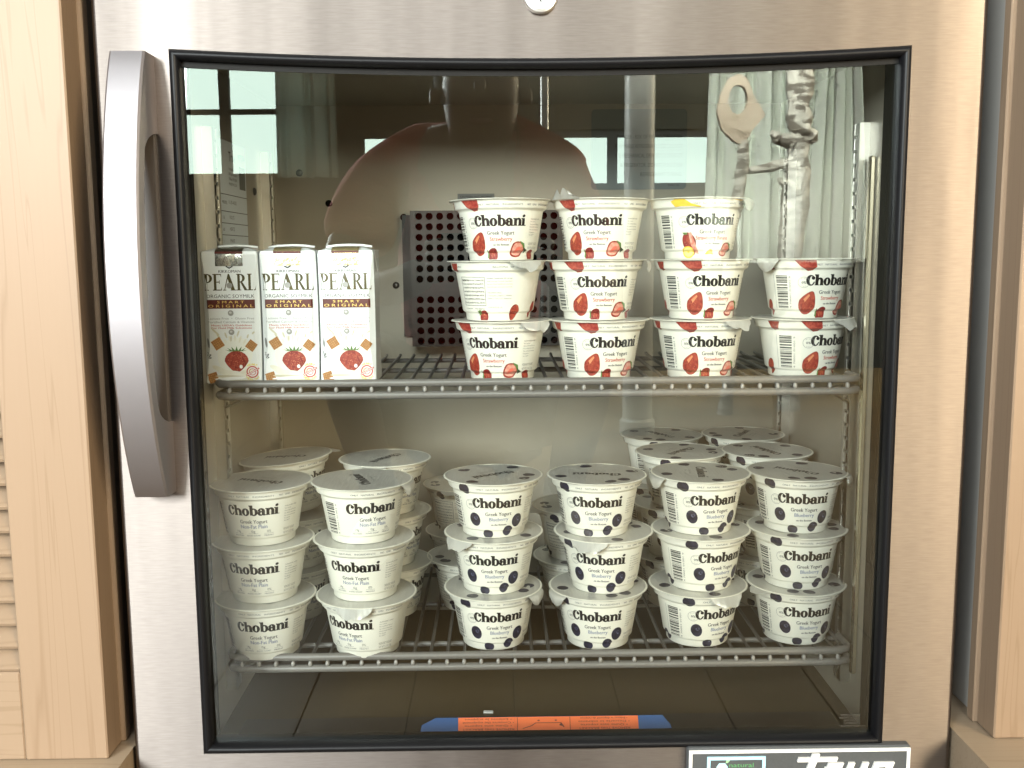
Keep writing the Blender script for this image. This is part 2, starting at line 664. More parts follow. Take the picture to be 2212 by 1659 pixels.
def strawberry(A, cx, cy, w, h, rot=0., m=None, leaf=True, seeds=True, sd=0):
    m = m or berry
    ca, sa = math.cos(rot), math.sin(rot)

    def T(x, y):
        return (cx + x * ca - y * sa, cy + x * sa + y * ca)
    rnd = random.Random(sd)
    out = []
    for i in range(24):
        q = 2 * PI * i / 24
        x, y = math.cos(q), math.sin(q)
        k = 1 - .42 * max(0, -y)
        out.append(T(w / 2 * x * k, h / 2 * y * (1.04 if y < 0 else .92)))
    A.poly(out, m)
    # lighter flank
    A.poly([T(w * (.02 + .22 * math.cos(a)), h * (.03 + .30 * math.sin(a))) for a in [2 * PI * i / 14 for i in range(14)]],
           mat('strawberry_flank', (.34, .055, .030), .4, noise=((330, 330, 330), .12, (.25, .026, .017))))
    if seeds:
        for i in range(18):
            a, r = rnd.uniform(0, 6.28), math.sqrt(rnd.random()) * .40
            p = T(w * r * math.cos(a), h * r * math.sin(a))
            A.ell(p[0], p[1], .22, .38, seed, n=5, rot=rot)
            A.layer -= 1
        A.layer += 1
    if leaf:
        for a in (-70, -35, 0, 35, 70):
            b = R(90 + a)
            L = w * .34
            bx, by = T(0, h * .42)
            d = (math.cos(b + rot), math.sin(b + rot))
            nrm = (-d[1], d[0])
            A.poly([(bx - nrm[0] * w * .07, by - nrm[1] * w * .07), (bx + d[0] * L * .5 - nrm[0] * w * .06, by + d[1] * L * .5 - nrm[1] * w * .06),
                    (bx + d[0] * L, by + d[1] * L), (bx + d[0] * L * .5 + nrm[0] * w * .06, by + d[1] * L * .5 + nrm[1] * w * .06),
                    (bx + nrm[0] * w * .07, by + nrm[1] * w * .07)], leafm)


def half_berry(A, cx, cy, w, h, rot):
    """cut strawberry showing the pale heart"""
    ca, sa = math.cos(rot), math.sin(rot)

    def T(x, y):
        return (cx + x * ca - y * sa, cy + x * sa + y * ca)

    def drop(k, ox=0, oy=0):
        return [T(ox + w / 2 * k * math.cos(q) * (1 - .30 * max(0, -math.sin(q))), oy + h / 2 * k * math.sin(q)) for q in [2 * PI * i / 20 for i in range(20)]]
    A.poly(drop(1.), berry)
    A.poly(drop(.80, 0, h * .02), berry_in)
    A.poly([T(w * .10 * math.cos(q), h * .02 + h * .24 * math.sin(q)) for q in [2 * PI * i / 12 for i in range(12)]], mat('strawberry_heart', (.66, .13, .09), .4))
    A.poly([T(-w * .34, h * .42), T(0, h * .60), T(w * .38, h * .44), T(w * .1, h * .40), T(0, h * .46), T(-w * .1, h * .40)], leafm)
    A.poly([T(w * .16, h * .44), T(w * .5, h * .58), T(w * .55, h * .36), T(w * .3, h * .36)], mat('leaf_print_deep', (.03, .05, .02), .5))


def blueberry(A, cx, cy, w, h, rot=0., sd=0):
    A.ell(cx, cy, w / 2, h / 2, blueb, rot, 22, .02, sd)
    A.ell(cx + w * .10, cy + h * .10, w * .16, h * .15, blueb_hi, rot, 8, .25, sd + 3)
    A.ell(cx + w * .12, cy + h * .11, w * .08, h * .08, mat('blueberry_crown', (.010, .009, .018), .5), rot, 8, .2, sd + 5)


# ------------------------------------------------------------------ yogurt cups
CUP_H = .0545
PROF = [(.0272, .0009), (.0288, .0), (.0295, .0006), (.0299, .0062), (.0306, .0070), (.0320, .0080), (.0328, .0090),
        (.0386, .0430), (.0390, .0440), (.0402, .0450), (.0418, .0458), (.0424, .0466), (.0436, .0525),
        (.0440, .0531), (.0464, .0535), (.0470, .0538), (.0470, .0542), (.0455, .0543)]


def rad(z):
    p = PROF[2:14]
    if z <= p[0][1]:
        return p[0][0]
    for (r0, z0), (r1, z1) in zip(p, p[1:]):
        if z <= z1:
            return r0 + (r1 - r0) * (z - z0) / max(1e-9, z1 - z0)
    return p[-1][0]


def wrap(x, y, l):
    """x mm of arc (at r = 36.5 mm), y mm height; 0 faces -Y; layers stand off the paper"""
    z = max(.0008, y / 1000)
    q = x / 36.5
    r = rad(z) + .00012 + .00003 * l
    return (r * math.sin(q), -r * math.cos(q), z)


def cup_mesh():
    b = MB()
    b.lathe(PROF, 64)
    n = len(b.v)
    b.add([(0, 0, .0012)] + [(.0272 * math.cos(2 * PI * k / 64), .0272 * math.sin(2 * PI * k / 64), .0009) for k in range(64)],
          [(0, 1 + (k + 1) % 64, 1 + k) for k in range(64)])
    return b.mesh('cup', cupwhite, True, 50)


CUP = cup_mesh()


def DEG(a):
    return 36.5 * R(a)


def label_art(kind):
    A = Art()
    # --- brand word, centred at angle 0
    k = 47.5 / WORD_W
    for ex, ey in ((-.10, 0), (.12, -.08), (.0, .10)):
        A.merge(WORD, -23.9 + ex, 30.4 + ey, k, keep=3)
    # --- line of capitals on the upper band
    for a, t in ((-2, 'ONLY NATURAL INGREDIENTS'), (62, 'NO GMO INGREDIENTS'), (128, '6 LIVE CULTURES'), (-152, 'BILLIONS OF PROBIOTICS')):
        x = DEG(a) - 17
        for wd in t.split(' '):
            L = len(wd) * 1.55
            A.text(wd, x + L / 2, 49.0, ink_pale, w=L * .94, h=1.75, bold=.10)
            x += L + 1.6
    A.text('Greek Yogurt', 0.6, 24.4, ink_soft, w=25.5, h=3.7, bold=.22)
    # --- side text
    ax = DEG(47)
    for i, t in enumerate(['Authentically crafted', 'No rennet', 'No artificial flavors', 'No artificial sweeteners', 'No preservatives', 'No gluten', 'No rBST*']):
        A.text(t, ax, 36.6 - i * 2.35, ink_pale if i else ink_soft, h=1.25, w=None if len(t) < 12 else 13.8, align='l')
    A.text('NON-FAT YOGURT', ax, 14.6, ink_pale, w=14.5, h=2.4, align='l')
    A.text('NET WT 5.3 OZ (150g)', ax, 10.9, ink_pale, w=14.5, h=2.2, align='l')
    # --- barcode (ladder) at the other side, number running up it
    bx = DEG(-82) + (0 if kind != 'plain' else 4)
    y = 9.6
    rnd = random.Random(3)
    while y < 38.5:
        t = rnd.choice((.45, .45, .9, 1.35))
        A.rect(bx, bx + 11.5, y, y + t, ink_soft if False else mat('ink_bar', (.05, .05, .048), .5), 6)
        y += t + rnd.choice((.45, .45, .9, 1.2))
    A.text('4 70001 01001 9', bx + 13.8, 24, ink_soft, w=29, h=1.7, rot=PI / 2)
    A.rect(bx - 3.0, bx - 2.7, 9, 40, ink_pale)
    # --- back: facts panel
    fx = DEG(168)
    A.strip([(fx - 26, 14), (fx - 26, 40), (fx + 1, 40), (fx + 1, 14), (fx - 26, 14)],
            [(fx - 25.6, 14.4), (fx - 25.6, 39.6), (fx + .6, 39.6), (fx + .6, 14.4), (fx - 25.6, 14.4)], ink_soft)
    A.text('Nutrition Facts', fx - 24.8, 37.2, ink, h=1.9, w=10, align='l', bold=.2)
    A.text('Serv. size: 1 Container (150g)', fx - 14, 37.2, ink, h=1.5, w=14, align='l')
    for i, t in enumerate(['Amount per serving: Calories 110, Total Fat 0g (0% DV),', 'Sat. Fat 0g (0% DV), Trans Fat 0g, Cholest. 5mg (2% DV),',
                           'Sodium 50mg (2% DV), Total Carb. 15g (5% DV), Fiber 0g', 'Total Sugars 14g (Incl. 9g Added Sugars, 18% DV),',
                           'Protein 11g (22% DV), Vit. D (0% DV), Calcium', '(10% DV), Iron (0% DV), Potas. (4% DV)']):
        A.text(t, fx - 24.8, 33.8 - i * 3.4, ink_soft, h=1.45, w=24.5, align='l', bold=.08)
    for i, t in enumerate(['Ingredients: Cultured nonfat milk, cane sugar,', 'strawberries, water, fruit pectin, natural flavors,', 'guar gum, fruit and vegetable juice concentrate,',
                           'locust bean gum, lemon juice concentrate.', '', '6 live and active cultures:', 'S. Thermophilus, L. Bulgaricus, L. Acidophilus,', 'Bifidus, L. Casei, and L. Rhamnosus.']):
        if t:
            A.text(t, fx + 3, 39 - i * 2.6, ink_soft if i in (0, 5) else ink_pale, h=1.3, w=23 if i != 5 else 13, align='l')
    A.text('Contains milk', fx - 20, 11.4, ink_pale, h=1.3, w=10)
    A.text('GRADE A', fx + 10, 12.6, ink_pale, h=1.3, w=14)
    A.text('Keep refrigerated', fx - 6, 11.4, ink_soft, h=1.3, w=11)
    # --- flavour
    if kind in ('strawberry', 'banana', 'blueberry'):
        cx = DEG(-41)
        A.ring(cx, 33.0, 4.7, 5.0, ink_pale)
        A.text('0%' if kind != 'banana' else '2%', cx, 33.0, ink_soft, w=4.0, h=2.2, bold=.15)
        for s, t in ((1, 'MILK'), (-1, 'FAT')):
            for i, ch in enumerate(t):
                a = (i - (len(t) - 1) / 2) * .38
                A.text(ch, cx + 3.7 * math.sin(a), 33.0 + s * 3.7 * math.cos(a), ink_pale, h=1.1, rot=-s * a)
        A.text('on the Bottom', 0.8, 13.9, ink_soft, w=15.5, h=2.0, bold=.2)
    if kind == 'plain':
        A.text('Non-Fat Plain', 0.6, 19.6, ink_blue, w=25.5, h=3.7, bold=.2)
        for x, a, b in ((-15, '14g', 'PROTEIN'), (0, '0g', 'ADDED SUGAR*'), (15, '0%', 'MILKFAT')):
            A.text(a, x, 14.9, ink_soft, w=3.8, h=2.4)
            A.rect(x - 4.6, x + 4.6, 12.6, 12.85, ink_pale, 4)
            A.text(b, x, 10.9, ink_pale, w={'PROTEIN': 9.2, 'ADDED SUGAR*': 14, 'MILKFAT': 9}[b], h=1.45, bold=.1)
    if kind == 'blueberry':
        A.text('Blueberry', 0.9, 19.2, ink_blue, w=19.0, h=3.7, bold=.2)
        blueberry(A, -23, 18.6, 11.0, 13.4, .35, 1)
        blueberry(A, 20.5, 16.6, 11.4, 13.0, -.25, 2)
        blueberry(A, 11.0, 7.2, 10.4, 10.6, .7, 3)
        for x0 in (-10.5,):
            A.ell(x0, 4.4, 5.6, 4.4, blueb, 0, 20, .03, 9)
        A.ell(DEG(-46), 48.2, 5.0, 5.4, blueb, .2, 20, .02, 4)
        for a in (92, 150, -120):
            A.ell(DEG(a), 47, 4.6, 5.0, blueb, .1, 16, .02, 4)
            A.ell(DEG(a + 24), 7, 5, 5.4, blueb, .1, 16, .02, 6)
        blueberry(A, DEG(-124), 22, 11, 13, .2, 7)
    if kind in ('strawberry', 'banana'):
        rb = kind == 'banana'
        A.text('Strawberry Banana' if rb else 'Strawberry', 0.8, 19.0, ink_red, w=33 if rb else 21.5, h=3.7, bold=.25)
        if not rb:
            strawberry(A, -22.5, 14.0, 16, 23, PI - .42, berry, False, True, 1)
            A.poly([(-26.2, 18.0), (-21.0, 22.5), (-20.2, 21.0), (-24.8, 15.0)], mat('strawberry_cut', (.66, .25, .12), .4))
            half_berry(A, 17.2, 9.2, 14.5, 16, -.95)
            strawberry(A, -8.0, 5.0, 13, 11, .9, berry_dk, False, True, 4)
            A.poly([(-14.2, 2.2), (-13.2, 9.4), (-12.4, 9.2), (-12.4, 2)], leafm)
            strawberry(A, 37, 4.6, 12, 9, -.6, berry_dk, False, True, 5)
            # piece hanging over the upper band
            A.poly([(DEG(-52), 53), (DEG(-27), 53), (DEG(-25.5), 47), (DEG(-30), 43.9), (DEG(-36), 43.2), (DEG(-45), 47.6)],
                   mat('strawberry_wedge', (.26, .024, .020), .4, noise=((420, 420, 420), .09, (.42, .085, .055))))
            A.poly([(DEG(-94), 52.4), (DEG(-78), 52.4), (DEG(-80), 45), (DEG(-88), 44)], berry)
            A.poly([(DEG(112), 52), (DEG(130), 52), (DEG(128), 46), (DEG(122), 44), (DEG(114), 45.5)], berry)
            strawberry(A, DEG(168) - 3, 4.5, 12, 10, .9, berry_dk, True, True, 7)
            strawberry(A, DEG(-146), 8, 10, 16, -.3, berry, False, True, 8)
            strawberry(A, DEG(-104), 10, 9, 16, -.3, berry, False, True, 9)
        else:
            strawberry(A, -21.5, 14.0, 13, 22, .35, berry_dk, False, True, 1)
            A.poly([(-22.5, 23.5), (-19.8, 23.8), (-15.5, 12.5), (-12, 4.6), (-15.5, 5.0), (-20, 12)], berry_in)
            A.poly([(-24, 23.6), (-28.4, 23.6), (-26.5, 21.5), (-23, 22)], leafm)
            A.ell(-23.4, 6.0, 6.2, 5.4, banana, 0, 20)
            A.ell(-23.4, 6.2, 5.0, 4.2, bananain, 0, 16)
            A.ell(-23.4, 6.2, 1.4, 1.0, banana, 0, 8)
            half_berry(A, 17.2, 8.0, 13, 14, -.95)
            A.poly([(-6, 4), (4, 4), (2, 8), (-1, 9.4)], banana)
            A.poly([(DEG(-56), 51), (DEG(-50), 53), (DEG(-38), 53), (DEG(-30), 49), (DEG(-18), 46.6), (DEG(-19), 45.6), (DEG(-30), 46.6),
                    (DEG(-42), 46.6), (DEG(-50), 46)], banana)
            A.poly([(DEG(20), 53), (DEG(48), 53), (DEG(40), 51)], banana)
    return A


KINKS = [p[1] * 1000 for p in PROF[2:14]]
LABELS = {k: label_art(k).mesh('label_print_' + k, wrap, 2.4, KINKS) for k in ('strawberry', 'plain', 'blueberry', 'banana')}


def lid(kind, seed_, tab, tabmode, spin):
    """foil lid with pull tab; tab angle in degrees (0 faces -Y, + to the right); spin = turn of the print"""
    rnd = random.Random(seed_)
    ph = [rnd.uniform(0, 6.28) for _ in range(6)]
    NR, NA = 9, 72
    ta = R(tab)

    def hgt(x, y):
        r = math.hypot(x, y) / .047
        h = .0003 * math.sin(x * 190 + ph[0]) * math.cos(y * 150 + ph[1]) + .00025 * math.sin(x * 420 + y * 130 + ph[2])
        return .05415 + min(0, h) * min(1, (1.02 - r) * 4 if r < 1.02 else 0)

    b = MB()
    v, f = [(0, 0, hgt(0, 0))], []
    for i in range(1, NR + 1):
        for k in range(NA):
            q = 2 * PI * k / NA
            dq = (q - ta + PI) % (2 * PI) - PI
            r = .0476 * i / NR
            x, y = r * math.sin(q), -r * math.cos(q)
            z = hgt(x, y)
            if i == NR:
                z -= .0005 + .0002 * math.sin(9 * q + ph[3])
            v.append((x, y, z))
    for k in range(NA):
        f.append((0, 1 + k, 1 + (k + 1) % NA))
    for i in range(NR - 1):
        for k in range(NA):
            a, c = 1 + i * NA + k, 1 + i * NA + (k + 1) % NA
            f.append((a, a + NA, c + NA, c))
    b.add(v, f)
    lm = b.mesh('foil_lid', foil, True)
    fix_normals(lm)
    # tab: a tongue growing out of the rim, folded down, out or up
    t = MB()
    nu, nv = 11, 7
    L = {'down': .0125, 'out': .009, 'up': .013, 'crumple': .0135}[tabmode]
    half = R({'down': 17, 'out': 15, 'up': 21, 'crumple': 21}[tabmode])
    tv = []
    for j in range(nv):
        s = j / (nv - 1)
        for i in range(nu):
            u = i / (nu - 1) * 2 - 1
            q = ta + u * half * (1 - .42 * s * s)
            out = L * s * math.sqrt(max(0, 1 - .55 * u * u))
            if tabmode == 'down':
                bend = s * 1.15
                r, z = .0472 + out * math.cos(bend * 1.2) * .8, -out * math.sin(bend)
            elif tabmode == 'out':
                r, z = .0472 + out, -out * .25
            elif tabmode == 'up':
                r, z = .0472 - out * .15 + out * .5 * (1 + u * .6), out * .55 + .002 * math.sin(5 * u + ph[4]) * s
            else:
                r, z = .0472 + out * .45, -out * .62
            if tabmode in ('crumple', 'up'):
                z += .0013 * s * math.sin(4.5 * u + ph[4]) + .0004 * s * math.sin(9 * u + ph[5])
                r += .0006 * s * math.sin(5 * u + ph[5])
            else:
                r += .0004 * s * math.sin(7 * u + ph[5])
            tv.append((r * math.sin(q), -r * math.cos(q), .0538 + z))
    t.add(tv, [(j * nu + i, j * nu + i + 1, (j + 1) * nu + i + 1, (j + 1) * nu + i) for j in range(nv - 1) for i in range(nu - 1)])
    tm = t.mesh('pull_tab', foil, True)
    # print on the lid
    A = Art()
    if kind:
        A.merge(WORD, -23, -3, 46.0 / WORD_W, keep=3)
        A.text('Greek Yogurt', 0, -9.5, ink_pale, w=17, h=2.2)
        A.text({'plain': 'Non-Fat Plain', 'blueberry': 'Blueberry', 'strawberry': 'Strawberry', 'banana': 'Strawberry Banana'}[kind], 0, -13.4, ink_pale, w=16, h=2.0)
        if kind == 'blueberry':
            for x, y, w_, h_ in ((-26, 22, 12, 11), (-14, 31, 11, 10), (33, 14, 11, 11), (12, -32, 12, 11), (-33, -14, 12, 11)):
                A.ell(x, y, w_ / 2, h_ / 2, blueb, .3, 20, .03, int(x))
        if kind == 'strawberry':
            strawberry(A, -24, 22, 15, 18, .5, berry, True, True, 3)
            strawberry(A, 26, -22, 15, 18, 2.4, berry, True, True, 4)
        cs, sn = math.cos(spin), math.sin(spin)

        def top(x, y, l):
            X, Y = (x * cs - y * sn) / 1000, (x * sn + y * cs) / 1000
            return (X, Y, hgt(X, Y) + .0001 + .00003 * l)
        pm = A.mesh('lid_print', top)
    else:
        pm = None
    return lm, tm, pm


N_CUP = 0


def yogurt(kind, x, y, z, turn, label, group, tab=120, tabmode='down', spin=180, tilt=(0, 0), lidprint=False):
    global N_CUP
    N_CUP += 1
    o = empty('yogurt_cup', (x, y, z))
    o.rotation_euler = (R(tilt[0]), R(tilt[1]), 0)
    c = link('cup', CUP, o)
    pr = link('label_print', LABELS[kind], o)
    for q in (c, pr):
        q.rotation_euler = (0, 0, R(turn))
    lm, tm, pm = lid(kind if lidprint else None, N_CUP, tab, tabmode, R(spin))
    l = link('lid', lm, o)
    link('pull_tab', tm, l)
    if pm:
        link('lid_print', pm, l)
    tag(o, label, 'yogurt cup', group)
    return o


# ================================================================== THE REFRIGERATOR
FR = empty('glass_door_refrigerator', (0, 0, 0))
tag(FR, 'stainless steel refrigerator with a black trimmed glass door and curved handle', 'refrigerator')
Z = ZC
XL, XR = -.351, .351
GX0, GX1, GZ0, GZ1 = -.292, .291, Z - .4214, Z + .161        # outer edge of the black glass trim
IX = .302                                                    # inner half width
YB = .405                                                    # rear wall
ZF, ZT = Z - .445, Z + .176                                  # inner floor and ceiling
DZ0, DZ1 = Z - .500, Z + .262                                # door bottom and top


def sag(x):                                                  # upper trim hangs a little in the middle
    t = (x - GX0) / (GX1 - GX0) * 2 - 1
    return -.0085 * (1 - t * t)


# --- door skin with the window cut out; the top of the cut follows the sagging trim
b = MB()
n = 24
xs = [GX0 + .003 + (GX1 - GX0 - .006) * i / n for i in range(n + 1)]
zb = GZ0 + .003
YD = 0.0
top = [(x, GZ1 - .003 + sag(x)) for x in xs]
bev = .004
# front skin pieces
b.add([(XL + bev, YD, DZ0), (xs[0], YD, DZ0), (xs[0], YD, DZ1), (XL + bev, YD, DZ1)], [(0, 1, 2, 3)])
b.add([(xs[-1], YD, DZ0), (XR - bev, YD, DZ0), (XR - bev, YD, DZ1), (xs[-1], YD, DZ1)], [(0, 1, 2, 3)])
b.add([(xs[0], YD, DZ0), (xs[-1], YD, DZ0), (xs[-1], YD, zb), (xs[0], YD, zb)], [(0, 1, 2, 3)])
for (x0, z0), (x1, z1) in zip(top, top[1:]):
    b.add([(x0, YD, z0), (x1, YD, z1), (x1, YD, DZ1), (x0, YD, DZ1)], [(0, 1, 2, 3)])
# rolled edges and sides
for s, xe in ((1, XL), (-1, XR)):
    prof = [(xe + s * bev * (1 - math.sin(a)), YD + bev * (1 - math.cos(a))) for a in [PI / 2 * i / 5 for i in range(6)]] + [(xe, .050)]
    v = [(px, py, zz) for px, py in prof for zz in (DZ0, DZ1)]
    b.add(v, [(2 * i, 2 * i + 1, 2 * i + 3, 2 * i + 2) for i in range(len(prof) - 1)])
b.add([(XL, .05, DZ0), (XR, .05, DZ0), (XR, YD, DZ0), (XL, YD, DZ0)], [(0, 1, 2, 3)])
b.add([(XL, .05, DZ1), (XR, .05, DZ1), (XR, YD, DZ1), (XL, YD, DZ1)], [(0, 1, 2, 3)])
DOOR = b.build('door', steel, FR, True, 40)
fix_normals(DOOR.data)

# --- black inner reveal of the door window and the gasket behind it
b = MB()
rx0, rx1, rz0, rz1 = GX0 + .008, GX1 - .008, GZ0 + .008, GZ1 - .004
for y0, y1, e in ((.006, .018, 0.), (.018, .052, .016), (.052, .067, .013)):
    b.box(rx0 - .04, rx0 - e, y0, y1, rz0 - .04, rz1 + .04)
    b.box(rx1 + e, rx1 + .04, y0, y1, rz0 - .04, rz1 + .04)
    eb = e + (.020 if e else 0)
    b.box(rx0 - e, rx1 + e, y0, y1, rz0 - .05, rz0 - eb)
    b.box(rx0 - e, rx1 + e, y0, y1, rz1 + e, rz1 + .04)
b.build('door_reveal', blackin, DOOR)
box('glazing_frame', rx0 - .0158, rx0 - .0100, .0185, .0515, rz0 + .002, rz1 - .002, chrome, DOOR)

# --- trim round the glass: a rounded black bead, mitred, standing 4 mm proud
TW = .0080


def bead_profile(n=7):
    return [(TW * i / n, -.0045 * math.sin(PI * min(1, (i / n) * 1.0)) ** .6 - .0003) for i in range(n + 1)] + [(TW, .008)]


bp = bead_profile()
for nm in ('left', 'right', 'bottom', 'top'):
    b = MB()
    v, f = [], []
    if nm in ('left', 'right'):
        s = 1 if nm == 'left' else -1
        xe = GX0 if nm == 'left' else GX1
        for u, yy in bp:
            v += [(xe + s * u, yy, GZ0 + u), (xe + s * u, yy, GZ1 - u)]
        f = [(2 * i, 2 * i + 1, 2 * i + 3, 2 * i + 2) for i in range(len(bp) - 1)]
    else:
        m = 24
        for u, yy in bp:
            for i in range(m + 1):
                x = GX0 + u + (GX1 - GX0 - 2 * u) * i / m
                v.append((x, yy, GZ0 + u) if nm == 'bottom' else (x, yy, GZ1 - u + sag(x)))
        for i in range(len(bp) - 1):
            for k in range(m):
                f.append((i * (m + 1) + k, i * (m + 1) + k + 1, (i + 1) * (m + 1) + k + 1, (i + 1) * (m + 1) + k))
    b.add(v, f)
    o = b.build('glass_trim', black, DOOR, True, 60)
    fix_normals(o.data)

b = MB()
v = []
for i in range(25):
    x = GX0 + .008 + (GX1 - GX0 - .016) * i / 24
    v += [(x, .0045, GZ1 - TW + .002 + sag(x)), (x, .0045, GZ1 - TW - .0048 + sag(x))]
b.add(v, [(2 * i, 2 * i + 1, 2 * i + 3, 2 * i + 2) for i in range(24)])
b.build('glass_border', blackin, DOOR)
gm = glass_mat()
b = MB()
b.add([(GX0 + .006, .006, GZ0 + .006), (GX1 - .006, .006, GZ0 + .006), (GX1 - .006, .006, GZ1 - .002), (GX0 + .006, .006, GZ1 - .002)], [(0, 1, 2, 3)])
b.build('glass_pane', gm, DOOR)

# --- curved pull handle: solid bow with an oblong finger slot
hx0, hx1 = -.3305, -.3035
hz0, hz1 = Z - .1915, Z + .1555
s0, s1 = Z - .133, Z + .096
NZ = 60


def bow(z):
    t = (z - hz0) / (hz1 - hz0) * 2 - 1
    return -.021 - .035 * max(0, 1 - t * t) ** .9


def inner(z):
    if z <= s0 or z >= s1:
        return .0015
    e = min(z - s0, s1 - z)
    r = .016
    k = 1 if e > r else math.sqrt(max(0, 1 - (1 - e / r) ** 2))
    return .0015 + (bow(z) + .0135 - .0015) * k


zs = sorted(set([hz0 + (hz1 - hz0) * i / NZ for i in range(NZ + 1)] + [s0, s1] + [s0 + .016 * (1 - math.cos(PI / 2 * i / 8)) for i in range(9)]
                + [s1 - .016 * (1 - math.cos(PI / 2 * i / 8)) for i in range(9)]))
b = MB()
hb = .0016
v = []
for z in zs:
    yo, yi = bow(z), inner(z)
    v += [(hx0, yi, z), (hx0, yo + hb, z), (hx0 + hb, yo, z), (hx1 - hb, yo, z), (hx1, yo + hb, z), (hx1, yi, z)]
f = []
for i in range(len(zs) - 1):
    for k in range(6):
        f.append((i * 6 + k, i * 6 + (k + 1) % 6, (i + 1) * 6 + (k + 1) % 6, (i + 1) * 6 + k))
f += [tuple(range(6)), tuple((len(zs) - 1) * 6 + k for k in range(6))]
b.add(v, f)
o = b.build('handle', nickel, DOOR, True, 30)
fix_normals(o.data)

box('slot_shade', hx0 + .002, hx1 - .0015, -.0042, .001, s0 - .002, s1 + .002, mat('slot_shade_brown', (.045, .036, .030), .45), DOOR, .001)  # dark plate standing for the handle's shade on the door steel

# --- lock cylinder at the top of the door
b = MB()
lk = (-.0014, 0, Z + .1985)
b.lathe([(.0130, .001), (.0130, -.0035), (.0122, -.0048), (.0098, -.0052), (.0095, -.0038), (.0001, -.0038)], 36, 0, 'y', lk)
LOCK = b.build('lock_cylinder', chrome, DOOR, True, 40)
fix_normals(LOCK.data)
b = MB()
b.box(lk[0] - .0008, lk[0] + .0008, -.0046, -.0036, lk[2] - .0045, lk[2] + .003)
b.lathe([(.0018, -.0046), (.0001, -.0047)], 12, 0, 'y', (lk[0], 0, lk[2] + .002))
b.build('lock_keyhole', dark, DOOR)

# --- name plate at the foot of the door
PX0, PX1, PZ1 = .1215, .3125, Z - .4185
PZ0 = PZ1 - .056
PL = box('name_plate', PX0, PX1, -.0085, .0005, PZ0, PZ1, plate_m, FR, .0012)
b = MB()
fy0, fy1 = -.0098, -.0082
t = .0027
px0, px1, pz0, pz1 = PX0 + .0010, PX1 - .0006, PZ0 + .002, PZ1 - .0018
b.box(px0, px1, fy0, fy1, pz1 - t, pz1)
b.box(px0, px1, fy0, fy1, pz0, pz0 + t)
b.box(px0, px0 + t, fy0, fy1, pz0 + t, pz1 - t)
b.box(px1 - t, px1, fy0, fy1, pz0 + t, pz1 - t)
b.build('plate_border', white_p, PL)
b = MB()
t = .0028
bx0, bx1, bz1 = PX0 + .0165, PX0 + .0665, PZ1 - .0078
bz0 = bz1 - .030
b.box(bx0, bx1, -.0096, -.0082, bz1 - t, bz1)
b.box(bx0, bx1, -.0096, -.0082, bz0, bz0 + t)
b.box(bx0, bx0 + t, -.0096, -.0082, bz0 + t, bz1 - t)
b.box(bx1 - t, bx1, -.0096, -.0082, bz0 + t, bz1 - t)
b.build('badge_frame', sky_ink, PL)
A = Art()
A.poly([(-17, 3.5), (-14.5, 7), (-9.5, 7), (-7, 3.5), (-9.5, 0), (-14.5, 0)], sky_ink)
A.poly([(-9, 7), (-8, 11), (-5, 12.4), (-5.6, 9), (-7.2, 7.2)], mat('leaf_ink', (.32, .62, .30), .5))
A.text('natural', 4.5, 5.2, green_i, w=21, h=4.0)
A.text('refrigerant', 4.5, -1.4, white_p, w=21, h=3.0)
link('badge_print', A.mesh('badge_print', lambda x, y, l: ((bx0 + bx1) / 2 + x / 1000, -.0087 - .0001 * l, (bz0 + bz1) / 2 + .002 + y / 1000)), PL)
# raised italic letters of the maker's name
b = MB()
sk = .36


def slab(pts):
    n_ = len(pts)
    v_ = [(x, y, z) for y in (-.0110, -.0082) for x, z in pts]
    b.add(v_, [tuple(range(n_)), tuple(range(n_, 2 * n_))[::-1]] + [(i, (i + 1) % n_, n_ + (i + 1) % n_, n_ + i) for i in range(n_)])


def bar(x0, x1, z0, z1):
    """upright bar leaning right"""
    slab([(x0 + sk * (z0 - lz), z0), (x1 + sk * (z0 - lz), z0), (x1 + sk * (z1 - lz), z1), (x0 + sk * (z1 - lz), z1)])


lz = PZ1 - .050                          # baseline
ltop = PZ1 - .0092
lx = PX0 + .0800
bar(lx, lx + .0335, ltop - .0035, ltop)                     # T
bar(lx + .0105, lx + .0168, ltop, ltop + .0032)
bar(lx + .0105, lx + .0168, lz, ltop - .0035)
rz1 = ltop - .0050
bar(lx + .0260, lx + .0312, lz, rz1 - .004)                 # r
bar(lx + .0275, lx + .0405, rz1 - .004, rz1)
bar(lx + .0450, lx + .0502, lz + .0045, rz1)                # u
bar(lx + .0570, lx + .0622, lz + .0045, rz1)
bar(lx + .0450, lx + .0622, lz, lz + .0045)
bar(lx + .0670, lx + .0722, lz + .0045, rz1 - .004)         # e
bar(lx + .0670, lx + .0840, rz1 - .004, rz1)
bar(lx + .0790, lx + .0840, lz + .0125, rz1 - .004)
bar(lx + .0722, lx + .0840, lz + .0090, lz + .0125)
bar(lx + .0670, lx + .0840, lz, lz + .0045)
o = b.build('raised_letters', white_p, PL)
fix_normals(o.data)

